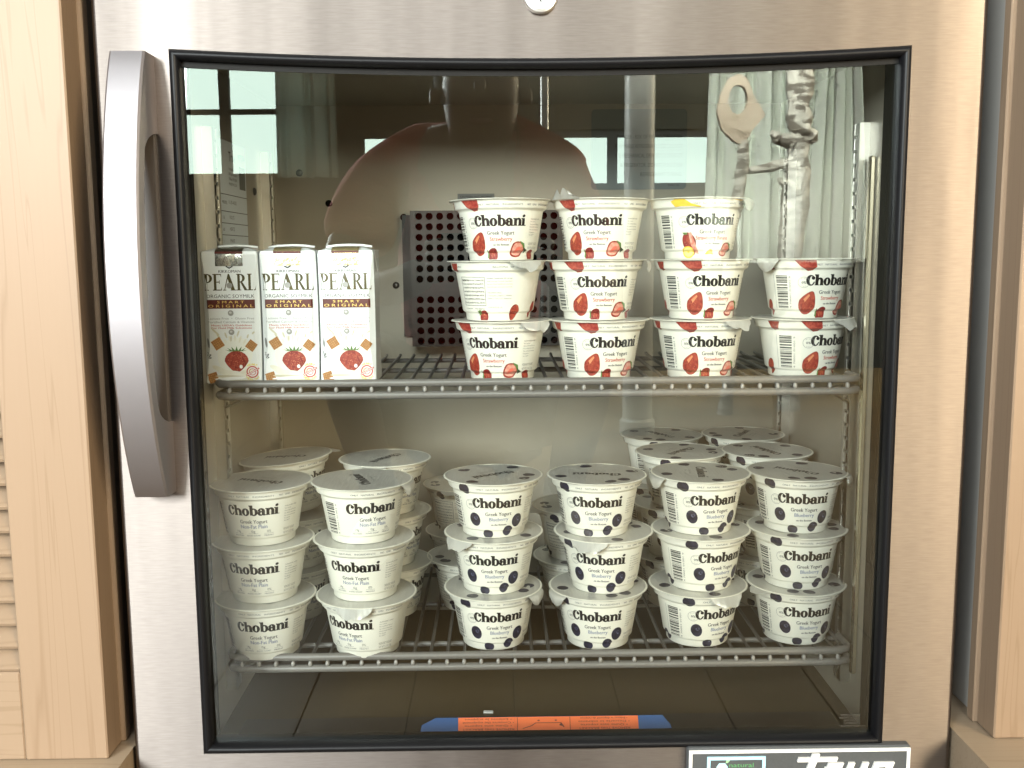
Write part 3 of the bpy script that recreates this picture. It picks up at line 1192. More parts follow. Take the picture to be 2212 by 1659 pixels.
# --- cabinet shell and liner
b = MB()
b.box(XL, XL + .018, .068, .60, DZ0, DZ1)
b.box(XR - .018, XR, .068, .60, DZ0, DZ1)
b.box(XL, XR, .60, .615, DZ0, DZ1)
b.box(XL + .018, XR - .018, .068, .60, DZ1 - .02, DZ1)
b.box(XL + .018, XR - .018, .068, .60, DZ0, DZ0 + .02)
b.build('cabinet_shell', mat('shell_steel', (.16, .155, .15), .45, .8), FR)
b = MB()                                                    # front flange round the opening
b.box(XL + .018, -IX - .002, .068, .085, DZ0 + .02, DZ1 - .02)
b.box(IX + .002, XR - .018, .068, .085, DZ0 + .02, DZ1 - .02)
b.box(-IX - .002, IX + .002, .068, .085, ZT + .002, DZ1 - .02)
b.box(-IX - .002, IX + .002, .068, .085, DZ0 + .02, ZF - .002)
b.build('front_flange', blackin, FR)
box('rear_wall', -IX, IX, YB, YB + .006, ZF, ZT, alum, FR)
box('side_wall', -IX - .006, -IX, .070, YB + .006, ZF, ZT, alum, FR)
box('side_wall', IX, IX + .006, .070, YB + .006, ZF, ZT, alum, FR)
box('inner_ceiling', -IX, IX, .070, YB, ZT, ZT + .006, alum, FR)
box('inner_floor', -IX, IX, .070, YB, ZF - .006, ZF, mat('floor_pan', (.095, .070, .038), .5, .1), FR)
box('front_sill', -.283, .282, .020, .104, ZF + .0005, ZF + .004, sill_m, FR, .001)

# --- slotted shelf strips
for sx in (-1, 1):
    for y0 in (.112, .335):
        b = MB()
        xa, xb = sorted((sx * IX, sx * (IX - .0095)))
        xi = sx * (IX - .0095)
        z0, z1 = ZF + .03, ZT - .06
        yy = (y0, y0 + .019)
        # channel: two flanges and a slotted face
        b.box(xa, xb, yy[0], yy[0] + .0015, z0, z1)
        b.box(xa, xb, yy[1] - .0015, yy[1], z0, z1)
        zz = z0
        k = sorted((xi, xi + sx * .0015))
        while zz < z1 - .004:
            ze = min(zz + .0095, z1)
            b.box(k[0], k[1], yy[0] + .0015, yy[1] - .0015, zz, ze)
            zz += .0127
        b.box(k[0], k[1], yy[0] + .0015, yy[0] + .0065, z0, z1)
        b.box(k[0] - .0002, k[1] + .0002, yy[1] - .0065, yy[1] - .0015, z0, z1)
        b.build('shelf_strip', chrome, FR)

box('corner_strip', IX - .0055, IX - .0005, .094, .1005, ZF + .045, Z + .085, mat('polished_strip', (.80, .74, .60), .22, 1.), FR, .0012)
# --- perforated evaporator cover standing off the rear wall
EX0, EX1, EZ0, EZ1 = -.139, .040, Z - .108, Z + .0515
EY = .375
b = MB()
pit = .0122
ncol, nrow = 14, 13
mx = (EX1 - EX0 - ncol * pit) / 2
mz = (EZ1 - EZ0 - nrow * pit) / 2
hr = .0043
NH = 12
for i in range(ncol):
    for j in range(nrow):
        x0, z0 = EX0 + mx + i * pit, EZ0 + mz + j * pit
        cx, cz = x0 + pit / 2, z0 + pit / 2
        if j == 5:
            b.add([(x0, EY, z0), (x0 + pit, EY, z0), (x0 + pit, EY, z0 + pit), (x0, EY, z0 + pit)], [(0, 1, 2, 3)])
            continue
        v = []
        for k in range(NH):
            a = 2 * PI * (k + .5) / NH
            c, s = math.cos(a), math.sin(a)
            q = pit / 2 / max(abs(c), abs(s))
            v.append((cx + c * q, EY, cz + s * q))
            v.append((cx + c * hr, EY, cz + s * hr))
            v.append((cx + c * hr, EY + .003, cz + s * hr))
        f = []
        for k in range(NH):
            a, c = 3 * k, 3 * ((k + 1) % NH)
            f += [(a, c, c + 1, a + 1), (a + 1, c + 1, c + 2, a + 2)]
        # square corners of the cell
        cr = [(x0, EY, z0), (x0 + pit, EY, z0), (x0 + pit, EY, z0 + pit), (x0, EY, z0 + pit)]
        base = len(v)
        v += cr
        for ci, k in ((2, 1), (3, 4), (0, 7), (1, 10)):
            f.append((3 * k, base + ci, 3 * ((k + 1) % NH)))
        b.add(v, f)
b.box(EX0, EX0 + mx, EY, EY + .002, EZ0, EZ1)
b.box(EX1 - mx, EX1, EY, EY + .002, EZ0, EZ1)
b.box(EX0 + mx, EX1 - mx, EY, EY + .002, EZ0, EZ0 + mz)
b.box(EX0 + mx, EX1 - mx, EY, EY + .002, EZ1 - mz, EZ1)
EV = b.build('evaporator_cover', alum_dark, FR)
b = MB()
b.box(EX0 + .0001, EX0 + .0015, EY + .0022, YB - .001, EZ0, EZ1)
b.box(EX1 - .0015, EX1 - .0001, EY + .0022, YB - .001, EZ0, EZ1)
b.box(EX0 + .0016, EX1 - .0016, EY + .0022, YB - .001, EZ1 - .0015, EZ1)
b.box(EX0 + .0016, EX1 - .0016, EY + .0022, YB - .001, EZ0, EZ0 + .0015)
b.build('cover_side', alum_dark, EV)
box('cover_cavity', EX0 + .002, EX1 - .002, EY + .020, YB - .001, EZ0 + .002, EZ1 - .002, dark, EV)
box('cover_flange', EX0 - .012, EX0 - .0002, YB - .004, YB - .002, EZ0 + .01, EZ1 - .004, alum_dark, EV)


def screw(x, y, z, ax, m=None, r=.0042):
    b_ = MB()
    if ax == 'y':
        b_.lathe([(r, -.0003), (r, -.0012), (r * .7, -.0024), (.0001, -.0027)], 14, 0, 'y', (x, y, z))
    else:
        s_ = 1 if x < 0 else -1
        b_.lathe([(r, s_ * .0003), (r, s_ * .0012), (r * .7, s_ * .0024), (.0001, s_ * .0027)], 14, 0, 'x', (x, y, z))
    o_ = b_.build('screw', m or alum_dark, FR, True, 50)
    fix_normals(o_.data)


for x, z, m in ((-.238, .062, dark), (-.272, .098, None), (-.145, .033, None), (-.160, -.036, None), (.225, .063, None), (.14, .06, None), (.175, .02, dark), (-.149, .045, dark)):
    screw(x, YB, Z + z, 'y', m)
screw(-IX, .30, Z + .07, 'x', mat('rubber_plug', (.07, .07, .065), .6))

# caution plate above the cover, warning sheet, rating label
A = Art()
A.rect(-22, 22, -10, 4.4, label_g)
A.text('CAUTION: HOT. MOVING', 0, 0.9, ink, w=38, h=2.4)
A.text('FAN PARTS INSIDE', 0, -3.4, ink, w=36, h=2.4)
link('caution_label', A.mesh('caution_label', lambda x, y, l: (-.062 + x / 1000, YB - .0012 - .0002 * l, Z + .068 + y / 1000)), FR)
A = Art()
pts = []
W_, H_ = 57, 47
for cx, cy, a0 in ((W_ - 5, H_ - 5, 0), (-W_ + 5, H_ - 5, 90), (-W_ + 5, -H_ + 5, 180), (W_ - 5, -H_ + 5, 270)):
    pts += arc(cx, cy, 5, 5, a0, a0 + 90, 5)
A.poly(pts, mat('warning_sheet', (.24, .27, .26), .5))
for i, tx in enumerate(['DANGER - RISK OF FIRE OR EXPLOSION.', 'FLAMMABLE REFRIGERANT USED. DO NOT', 'USE MECHANICAL DEVICES TO DEFROST', 'REFRIGERATOR. DO NOT PUNCTURE', 'REFRIGERANT TUBING.']):
    A.text(tx, 52, 15 - i * 11, ink, h=5.0, w=[78, 80, 80, 74, 50][i], align='r' if i < 3 else 'r')
    A.layer -= 1
A.text('944100', 42, -42, ink_soft, w=14, h=3)
link('warning_label', A.mesh('warning_label', lambda x, y, l: (.133 + x / 1000, YB - .0010 - .0002 * l, Z + .123 + y / 1000)), FR)
A = Art()
A.rect(-50, 50, -70, 70, label_w)
A.text('True', -4, 53, ink, w=25, h=12)
A.text('9975741', 33, 55, ink, w=28, h=9)
for i, tx in enumerate(['True Manufacturing Co., Inc.', '2001 East Terra Lane', "O'Fallon, MO 63366", 'MADE IN U.S.A.']):
    A.text(tx, -18, 38 - i * 6, ink_soft, w=30, h=3.4, align='l')
A.rect(22, 46, 16, 44, label_g)
for y in (6, -14, -28, -42, -56):
    A.rect(-50, 50, y, y + .8, ink)
for i, (a, c) in enumerate((('MODEL', '11-29-4-022'), ('115', 'VOLTS'), ('60', 'HERTZ'), ('1', 'PHASE'), ('2.3', 'AMPS'))):
    y = [-3, -21, -35, -49, -63][i]
    A.text(a, -46, y, ink_soft, h=4, align='l')
    A.text(c, -22, y + 1, ink_soft, h=4.4, align='l')
link('rating_label', A.mesh('rating_label', lambda x, y, l: (-IX + .0006 + .0002 * l, .215 + x * .00100, Z + .055 + y * .00082)), FR)

# faint etched maker's mark in the corner of the pane
A = Art()
for i, (t_, w_) in enumerate((('TEMPERED SAFETY GLASS', 17), ('ANSI Z97.1 16 CFR 1201', 18), ('SGCC 3210 4MM', 14), ('CATEGORY II', 14), ('DO NOT CUT', 16))):
    A.text(t_, 9, -i * 2.5, mat('etched_mark', (.085, .08, .07), .6), w=w_, h=1.5, align='r')
link('glass_mark', A.mesh('glass_mark', lambda x, y, l: (.264 + x / 1000, .0052, Z - .397 + y / 1000)), DOOR)

# ================================================================== WIRE SHELVES
WIRE = None


def wire_shelf(zt, label):
    """zt: top of the front rail"""
    global WIRE, TIP
    S = empty('wire_shelf', (0, 0, zt))
    tag(S, label, 'wire shelf', 'wire shelves in the refrigerator')
    hw = .2905
    for i, (dz, nm) in enumerate(((-.0036, 'front_rail'), (-.0146, 'front_rail'))):
        b_ = MB()
        pts = [(-hw, .115, dz), (-hw, .092, dz), (-hw + .0035, .0835, dz), (-hw + .012, .080, dz)]
        pts += [(x_ / 100, .080, dz) for x_ in range(-27, 28, 3)]
        pts += [(-x_, y_, z_) for x_, y_, z_ in pts[3::-1]]
        b_.tube(pts, .0036, 10)
        b_.build(nm, epoxy, S, True, 60)
    if WIRE is None:
        b_ = MB()
        b_.tube([(0, .0806, -.0100), (0, .0808, -.0085), (0, .0835, -.0066), (0, .090, -.0062), (0, .20, -.0062), (0, .33, -.0062), (0, .345, -.0050)], .0018, 6)
        WIRE = b_.mesh('wire', mat('wire_epoxy_shaded', (.075, .068, .060), .36), True)  # darker copy of the rail epoxy; the shade on the wires is in the colour
        b_ = MB()
        b_.lathe([(.0001, -.0118), (.0015, -.0113), (.0020, -.0100), (.0019, -.0085), (.0014, -.0070), (.0001, -.0065)], 10, 0, 'z', (0, .0778, -.0))
        b_.lathe([(.0012, -.0140), (.0012, -.0062)], 8, 0, 'z', (0, .0790, 0))
        TIP = b_.mesh('wire_tip', mat('bead_epoxy', (.30, .285, .265), .3), True)
    nw = 36
    for i in range(nw):
        o_ = link('wire', WIRE, S)
        o_.location.x = -.2775 + .555 * i / (nw - 1)
        o_ = link('wire_tip', TIP, S)
        o_.location.x = -.2775 + .555 * i / (nw - 1)
    for y_, nm in ((.125, 'cross_rod'), (.235, 'cross_rod'), (.335, 'cross_rod')):
        b_ = MB()
        b_.tube([(-hw, y_, -.0105), (0, y_, -.0105), (hw, y_, -.0105)], .0026, 8)
        b_.build(nm, epoxy, S, True, 60)
    for sx in (-1, 1):
        b_ = MB()
        b_.tube([(sx * hw, .115, -.0088), (sx * hw, .23, -.0088), (sx * hw, .345, -.0088)], .0026, 8)
        b_.build('side_rod', epoxy, S, True, 60)
    # wire clips that carry the shelf in the slotted strips
    for sx in (-1, 1):
        b_ = MB()
        b_.tube([(sx * (IX - .004), .118, -.0165), (sx * (IX - .016), .116, -.0150), (sx * (IX - .030), .110, -.0155), (sx * (IX - .032), .108, -.0185),
                 (sx * (IX - .028), .110, -.0215), (sx * (IX - .004), .119, -.0330)], .0012, 6)
        b_.build('shelf_clip', chrome, S, True, 60)
    return S


ZS1, ZS2 = Z - .110, Z - .366
wire_shelf(ZS1, 'grey coated wire shelf carrying soy milk cartons and strawberry yogurt')
wire_shelf(ZS2, 'grey coated wire shelf carrying plain and blueberry yogurt stacks')
C1, C2 = ZS1 - .0044, ZS2 - .0044           # where things stand on the wires
H = CUP_H

# ================================================================== YOGURT ON THE UPPER SHELF
lev = ['bottom', 'middle', 'top']
nth = ['next to the soy milk cartons', 'second from the soy milk cartons', 'third from the soy milk cartons', 'farthest from the soy milk cartons']
GS = 'strawberry yogurt cups on the upper shelf'
UP = [  # per level: (x, turn, tab angle, tab mode)
    [(-.0333, -15, 42, 'crumple'), (.0571, 20, 150, 'down'), (.1521, 11, 38, 'crumple'), (.2485, 34, 40, 'crumple')],
    [(-.0367, 172, 34, 'crumple'), (.0543, 6, 80, 'down'), (.1533, 15, 160, 'out'), (.2500, 22, -62, 'down')],
    [(-.0332, -2, 92, 'out'), (.0588, -12, -50, 'up'), (.1489, 11, 58, 'down')]]
for k, row in enumerate(UP):
    for i, (x, tn, tb, md) in enumerate(row):
        if k == 2 and i == 2:
            kd, lb = 'banana', 'strawberry banana Greek yogurt cup with yellow banana print, on top of its stack'
        elif k == 1 and i == 0:
            kd, lb = 'strawberry', 'strawberry yogurt cup turned round so its nutrition facts panel shows'
        else:
            kd, lb = 'strawberry', 'strawberry Greek yogurt cup, %s of the stack %s' % (lev[k], nth[i])
        yy = .124 + random.uniform(-.002, .003)
        yogurt(kd, x, yy, C1 + k * H, tn, lb, GS, tb, md, 180, (random.uniform(-.6, .6) * (k == 2), random.uniform(-.7, .7) * (k == 2)))

# ================================================================== YOGURT ON THE LOWER SHELF
GP, GB = 'plain yogurt cups on the lower shelf', 'blueberry yogurt cups on the lower shelf'
LOW = [
    [(-.2590, .104, 7, 170, 'down'), (-.1640, .106, -22, -8, 'crumple'), (-.0441, .121, 9, 60, 'down'), (.0571, .119, -7, -60, 'down'), (.1541, .122, 24, 25, 'crumple'), (.2500, .124, 5, -60, 'out')],
    [(-.2590, .104, -4, 190, 'down'), (-.1650, .106, -8, 160, 'down'), (-.0431, .121, 0, -45, 'crumple'), (.0620, .119, -10, -22, 'crumple'), (.1560, .122, 24, 170, 'down'), (.2495, .124, 4, 100, 'out')],
    [(-.2590, .104, -1, 190, 'out'), (-.1655, .106, 22, 72, 'down'), (-.0430, .121, 7, 200, 'out'), (.0555, .119, -4, -160, 'out'), (.1548, .122, 13, -70, 'down'), (.2480, .124, -5, 66, 'down')]]
spins = [160, 112, 215, 172, 262, 135]
fl = ['of the front stack beside the handle', 'of the front stack beside the blueberry cups',
      'of the front stack next to the plain cups', 'of the second front stack from the plain cups',
      'of the third front stack from the plain cups', 'of the front stack farthest from the plain cups']
for k, row in enumerate(LOW):
    for i, (x, y, tn, tb, md) in enumerate(row):
        kd = 'plain' if i < 2 else 'blueberry'
        lb = '%s yogurt cup, %s one %s' % ('plain white' if i < 2 else 'blueberry', lev[k], fl[i])
        yogurt(kd, x, y, C2 + k * H, tn, lb, GP if i < 2 else GB, tb, md, spins[i] if k == 2 else spins[i] + 90 * k, (0, 0), True)
REAR = [  # kind, x, y, count, phrase, spin of top lid, tilt of top cup
    ('plain', -.2520, .201, 3, 'of the rear stack behind the handle side stack', 165, (0, -5)),
    ('plain', -.1560, .205, 3, 'of the rear stack beside the blueberry cups', 240, (0, 0)),
    ('blueberry', .1535, .224, 3, 'of the middle row, behind the third blueberry stack', 230, (0, 0)),
    ('blueberry', .1490, .3235, 3, 'of the back row, behind the third blueberry stack', 120, (0, 0)),
    ('blueberry', .2470, .224, 3, 'of the middle row, farthest from the plain cups', 110, (0, 0)),
    ('blueberry', .2465, .3235, 3, 'of the back row, farthest from the plain cups', 60, (0, 0)),
    ('blueberry', .0440, .219, 2, 'of the pair behind the second blueberry stack', 60, (0, 0)),
    ('blueberry', -.0780, .3235, 2, 'of the pair against the rear wall', 60, (0, 0)),
]
for kd, x, y, n_, ph_, sp, tl in REAR:
    for k in range(n_):
        t_ = k == n_ - 1
        pos = (['lower', 'upper'] if n_ == 2 else lev)[k]
        lb = '%s yogurt cup, %s one %s' % ('plain white' if kd == 'plain' else 'blueberry', pos, ph_)
        dx = random.uniform(-.002, .002)
        yogurt(kd, x + dx, y, C2 + k * H + (.0035 if t_ and tl[1] else 0), random.uniform(-30, 30) + (60 if kd == 'plain' else 150 if n_ == 2 else 0), lb,
               GP if kd == 'plain' else GB, random.uniform(0, 360), 'out', sp if t_ else sp + 70, tl if t_ else (0, 0), True)
yogurt('blueberry', -.0680, .222, C2, 150, 'single blueberry Greek yogurt cup standing behind the front blueberry stacks', GB, 200, 'out', 80, (0, 0), True)

# ================================================================== SOY MILK CARTONS


def pearl_letters(A, m, x0, y0, w, h):
    k = h / 100.
    B = Art()

    def rect(a, b_, c, d):
        B.rect(a, b_, c, d, m)
    x = 0
    rect(x + 8, x + 26, 0, 100); rect(x, x + 36, 0, 5); rect(x, x + 20, 95, 100)              # P
    B.strip(arc(x + 26, 73, 36, 27, 90, -90), arc(x + 26, 73, 17, 21, 90, -90), m)
    x += 66
    rect(x + 8, x + 26, 0, 100); rect(x, x + 64, 0, 6); rect(x, x + 62, 94, 100); rect(x + 26, x + 50, 48, 54)   # E
    B.poly([(x + 58, 6), (x + 64, 6), (x + 66, 24)], m); B.poly([(x + 56, 94), (x + 62, 94), (x + 62, 78)], m)
    rect(x + 46, x + 50, 40, 62)
    x += 72
    B.poly([(x + 38, 100), (x + 48, 100), (x + 88, 0), (x + 62, 0), (x + 34, 74)], m)          # A
    B.poly([(x + 38, 100), (x + 40, 84), (x + 14, 0), (x + 8, 0)], m)
    rect(x, x + 24, 0, 5); rect(x + 56, x + 96, 0, 5)
    x += 98
    rect(x + 8, x + 26, 0, 100); rect(x, x + 34, 0, 5); rect(x, x + 20, 95, 100)              # R
    B.strip(arc(x + 26, 74, 36, 26, 90, -90), arc(x + 26, 74, 17, 20, 90, -90), m)
    B.poly([(x + 28, 50), (x + 44, 50), (x + 80, 0), (x + 58, 0)], m)
    x += 78
    rect(x + 8, x + 26, 0, 100); rect(x, x + 62, 0, 6); rect(x, x + 34, 95, 100)              # L
    B.poly([(x + 56, 6), (x + 62, 6), (x + 65, 28)], m)
    x += 66
    for v, f, mm, l in B.prims:
        A.prims.append(([(x0 + px * w / x, y0 + py * k) for px, py in v], f, mm, A.layer))
    A.layer += 1


CW, CD, CH = 50.0, 40.0, 121.0


def carton_front(z):
    """chamfer (mm) of the prism edges at height z"""
    if z < 34:
        return .8 + 4.2 * z / 34
    if z < 78:
        return 5.0
    return max(.8, 5.0 - 4.2 * (z - 78) / 40)


def carton_mesh():
    b_ = MB()
    hs = [0, 1.2, 12, 24, 34, 46, 56, 66, 78, 90, 104, 116, 119]
    v = []
    for i, z in enumerate(hs):
        c = carton_front(z)
        sh = 1.0 if i == 0 else (.0 if i < len(hs) - 1 else .8)
        a, d = CW / 2 - sh, CD / 2 - sh
        bulge = .5 * math.sin(PI * z / 119)
        ring = [(-a + c, -d - bulge), (a - c, -d - bulge), (a, -d + c), (a, d - c), (a - c, d + bulge), (-a + c, d + bulge), (-a, d - c), (-a, -d + c)]
        v += [(x / 1000, y / 1000, z / 1000) for x, y in ring]
    f = []
    for i in range(len(hs) - 1):
        for k in range(8):
            f.append((8 * i + k, 8 * i + (k + 1) % 8, 8 * i + 8 + (k + 1) % 8, 8 * i + 8 + k))
    f.append(tuple(range(8))[::-1])
    # slightly domed, creased top
    n0 = len(v)
    t0 = 8 * (len(hs) - 1)
    for k in range(8):
        x, y, z = v[t0 + k]
        v.append((x * .62, y * .55, z + .0028))
        f.append((t0 + k, t0 + (k + 1) % 8, n0 + (k + 1) % 8, n0 + k))
    f.append(tuple(n0 + k for k in range(8)))
    b_.add(v, f)
    return b_.mesh('carton', carton_m, True, 9)


def carton_print():
    A = Art()
    # mm, x centred, y height
    A.strip(arc(0, 107, 3.6, 3.6, 30, 390, 6), arc(0, 107, 2.3, 2.3, 30, 390, 6), ink)
    A.poly([(-1, 108), (1, 106), (.4, 105.6), (-1.4, 107.6)], ink)
    A.poly([(-1, 106), (1, 108), (1.4, 107.6), (-.6, 105.6)], ink)
    A.text('KIKKOMAN', 0, 101.3, ink_soft, w=19.5, h=2.6, bold=.2)
    pearl_letters(A, gold, -23.2, 84.2, 46.8, 14.8)
    A.ell(-.4, 88.6, 2.6, 2.6, bead, 0, 14)
    A.text('ORGANIC SOYMILK', 0, 79.2, ink, w=43, h=3.3)
    A.rect(-21.8, 21.8, 68.0, 76.0, maroon, 6)
    A.text('S M A R T', 0, 73.9, gold_lt, w=24, h=2.3, bold=.2)
    A.text('O R I G I N A L', 0, 70.4, gold_lt, w=40, h=2.6, bold=.2)
    for y in (64.0, 46.8):
        A.ell(-.3, y, 2.6, 2.6, bead, 0, 16)
        A.ell(-.6, y + .4, 1.2, 1.0, mat('bead_shine', (.62, .61, .58), .3), 0, 10)
    A.text('Lactose Free  •  Gluten Free', 0, 59.2, ink_pale, w=41, h=2.0)
    A.text('Fortified Calcium & Vitamins', 0, 56.0, ink_pale, w=41, h=2.1)
    A.text("Meets USDA's Guidelines", 0, 53.0, ink_red, w=36, h=1.7, bold=.15)
    A.text('For Fluid Milk Substitute', 0, 50.6, ink_red, w=36, h=1.7, bold=.15)
    # milk splash
    rnd = random.Random(5)
    A.ell(2, 25, 16, 17, mat('milk_wash', (.80, .80, .73), .4), 0, 24, .06, 2)
    for i in range(9):
        a = R(20 + i * 17)
        A.ell(2 + 15.5 * math.cos(a), 26 + 15 * math.sin(a), rnd.uniform(2.2, 3.4), 1.0, cream, a, 10, .1, i)
    for x, y, r_, ro in ((-5.5, 44, 2.6, 1.9), (-1, 41, 2.4, 1.5), (5.5, 45.5, 2.8, 1.2), (14, 43, 1.8, 1.2), (-15, 47.5, 4.6, 2.4), (-12, 43, 2.6, 2.2), (19, 46, 1.5, .8)):
        A.ell(x, y, r_, .9, cream_dk, ro, 12, .1, 3)
    # cereal squares
    for cx, cy, s_, ro in ((-13.0, 36.5, 9.2, .55), (17.0, 34.5, 8.4, .9), (-18.5, 5.5, 9, .3)):
        B = Art()
        B.rect(-s_ / 2, s_ / 2, -s_ / 2, s_ / 2, cereal, 3)
        for i in range(5):
            q = -s_ / 2 + s_ * (i + .5) / 5
            B.rect(q - .16, q + .16, -s_ / 2 + .4, s_ / 2 - .4, cereal_dk)
            B.rect(-s_ / 2 + .4, s_ / 2 - .4, q - .16, q + .16, cereal_dk)
        A.merge(B, cx, cy, 1., ro)
    # berry
    strawberry(A, 3.2, 20.6, 21.5, 20, 0., berry, False, True, 12)
    for i in range(40):
        a, r_ = rnd.uniform(0, 6.28), math.sqrt(rnd.random())
        A.ell(3.2 + 9 * r_ * math.cos(a), 20.6 + 8.6 * r_ * math.sin(a), .25, .4, seed, n=5)
        A.layer -= 1
    A.layer += 1
    for a in (-80, -52, -26, 0, 26, 52, 80):
        q = R(90 + a * 1.05)
        bx_, by_ = 3.6 + 5.5 * math.sin(R(-a)) * .9, 29.4
        A.poly([(bx_ - 1.5, by_), (bx_ + 1.4, by_ + .2), (bx_ + 5.6 * math.cos(q), by_ + 1.2 + 3.6 * math.sin(q))], leafm)
    A.ell(7.0, 15.4, 1.5, 1.7, white_p, 0, 10)
    A.ell(9.4, 12.4, 1.0, 1.1, white_p, 0, 10)
    # milk in front
    for x, y, rx, ry, ro, m_ in ((0, 9.2, 14, 2.6, -.08, cream), (-12, 12.8, 7, 2.6, -.5, cream), (12, 11.0, 6, 2, .3, cream), (0, 6.2, 17, 1.3, -.05, cream_dk), (-2, 5.0, 15, 1.3, .05, white_p), (6, 2.8, 12, .9, .03, cream_dk)):
        A.ell(x, y, rx, ry, m_, ro, 22, .06, int(x + 30))
    # heart badge
    hx, hy = 17.0, 10.6
    A.ring(hx, hy, 4.4, 5.4, mat('badge_red', (.50, .045, .035), .5))
    A.ring(hx, hy, 2.6, 3.1, mat('badge_red', (.50, .045, .035), .5))
    B = Art()
    B.rect(-6.6, 6.6, -.75, .75, mat('badge_red', (.50, .045, .035), .5))
    B.rect(-6.2, 6.2, -.3, .3, white_p)
    A.merge(B, hx, hy, 1., .52)
    for s_, t_ in ((1, 'HEART'), (-1, 'HEALTHY')):
        for i, ch in enumerate(t_):
            a = (i - (len(t_) - 1) / 2) * .27
            A.text(ch, hx + 7.0 * math.sin(a), hy + s_ * 7.0 * math.cos(a), yellow_i, h=2.0, rot=-s_ * a, bold=.2)
    A.ell(-22.4, 37, 1.7, 4.6, ink_pale, .2, 14)
    A.text('g', -20.8, 26.4, ink, w=2.8, h=4.4, bold=.3)
    A.text('7', -23.4, 27.0, ink_soft, w=2.0, h=3.4, bold=.3)

    def fn(x, y, l):
        z = min(119., max(.3, y))
        c = carton_front(z)
        bulge = .5 * math.sin(PI * z / 119)
        off = .15 + .03 * l
        e = CW / 2 - c
        d = CD / 2 + bulge
        if abs(x) <= e:
            return (x / 1000, (-d - off) / 1000, z / 1000)
        s_ = 1 if x > 0 else -1
        t_ = min(abs(x) - e, c * 1.35) / 1.40                 # round the chamfer
        return (s_ * (e + t_ + off * .7) / 1000, (-d + t_ - off * .7) / 1000, z / 1000)
    return A.mesh('carton_print', fn, 2.5, (12, 24, 34, 46, 56, 66, 78, 90, 104, 116))


CARTON, CPRINT = carton_mesh(), carton_print()
b = MB()                                   # foil pull tab folded over the front top edge
v = []
pth = [(-CD / 2 - .9, 106.0), (-CD / 2 - .75, 112), (-CD / 2 - .5, 118.4), (-CD / 2 + .8, 120.4), (-CD / 2 + 6, 121.8), (-CD / 2 + 14, 122.6)]
for y, z in pth:
    for x in (-12.2, -4, 4, 12.2):
        v.append((x / 1000, y / 1000, z / 1000))
b.add(v, [(4 * i + k, 4 * i + k + 1, 4 * i + 5 + k, 4 * i + 4 + k) for i in range(len(pth) - 1) for k in range(3)])
PATCH_S = b.mesh('foil_patch_silver', silverfoil, True)
PATCH_G = b.mesh('foil_patch_gold', goldfoil, True)
b = MB()
b.box(-.0122, .0122, -CD / 2000 - .0009, -CD / 2000 - .0006, .1168, .1188)
PBAND = b.mesh('patch_band', maroon)
b = MB()                                   # folded ear at the side of the top
b.add([(.0253, -.016, .1195), (.0253, .016, .1195), (.0262, .004, .100), (.0262, -.004, .100), (.0256, -.013, .1195), (.0256, .013, .1195), (.0268, .003, .100), (.0268, -.003, .100)],
      [(0, 1, 2, 3), (4, 7, 6, 5), (0, 3, 7, 4), (1, 5, 6, 2), (3, 2, 6, 7), (0, 4, 5, 1)])
EAR = b.mesh('side_flap', carton_m)
b = MB()
b.tube([(-.021, .004, .1225), (-.012, .005, .1238), (0, .006, .1243), (.012, .005, .1238), (.021, .004, .1225)], .0011, 6)
SEAM = b.mesh('top_seam', carton_m, True)
for i, (x, lb, pm) in enumerate((
        (-.2772, 'white soy milk carton with a silver foil tab, against the chrome strip', PATCH_S),
        (-.2252, 'white soy milk carton standing between the two other soy milk cartons', PATCH_G),
        (-.1728, 'white soy milk carton at the end of its row nearest the yogurt cups', PATCH_G))):
    o = empty('soy_milk_carton', (x, .112, C1))
    o.rotation_euler.z = R((1.2, 1.0, -1.0)[i])
    for nm, me in (('carton', CARTON), ('carton_print', CPRINT), ('foil_patch', pm), ('patch_band', PBAND), ('side_flap', EAR), ('top_seam', SEAM)):
        link(nm, me, o)
    tag(o, lb, 'milk carton', 'soy milk cartons on the upper shelf')

# ================================================================== THINGS LYING ON THE SILL
o = empty('shipping_bracket', (.0045, .0735, ZF + .0094))
o.rotation_euler.x = R(52)
tag(o, 'blue plastic bracket with a bright orange warning sticker lying on the sill', 'bracket')
A = Art()
hw = 117.
KY = .50
b = MB()
ol = [(-hw, -13), (hw, -13), (hw - 1, -4), (hw - 8, 13), (-hw + 14, 13), (-hw + 1, 0)]
v = [(x / 1000, y * KY / 1000, z) for z in (0, .0025) for x, y in ol]
b.add(v, [tuple(range(6))[::-1], tuple(range(6, 12))] + [(i, (i + 1) % 6, 6 + (i + 1) % 6, 6 + i) for i in range(6)])
b.build('bracket_body', blue_m, o)
A.rect(-82, 86, -12.6, 12.6, orange_m, 4)
inkb = mat('ink_brown', (.12, .02, .01), .5)
for x in (-27, 22):
    A.rect(x, x + .5, -12, 12, inkb)
A.strip([(-22, -8), (-14, -3), (-10, 2), (14, 2), (17, -6)], [(-22, -9), (-13.4, -4), (-9.6, 1), (13.4, 1), (16, -7)], inkb)
A.poly([(14, 2), (17, -6), (12, -3)], inkb)
A.ell(-7, 6, 1.2, 1.2, inkb, n=8)
A.ell(9, 6, 1.2, 1.2, inkb, n=8)
for x, ls in ((-54, ['REMOVE THIS BRACKET', '• Quite este soporte', '• Conserve the equipment', '• Enlevez le support']),
              (54, ['REMOVE THIS BRACKET', '• Quite este soporte', '• Descarte lo sobrante', '• Enlevez le dispositif de retenue'])):
    for i, t_ in enumerate(ls):
        A.text(t_, x, -9.3 + i * 6, inkb, w=48 - 4 * (i % 2), h=3.6, rot=PI)
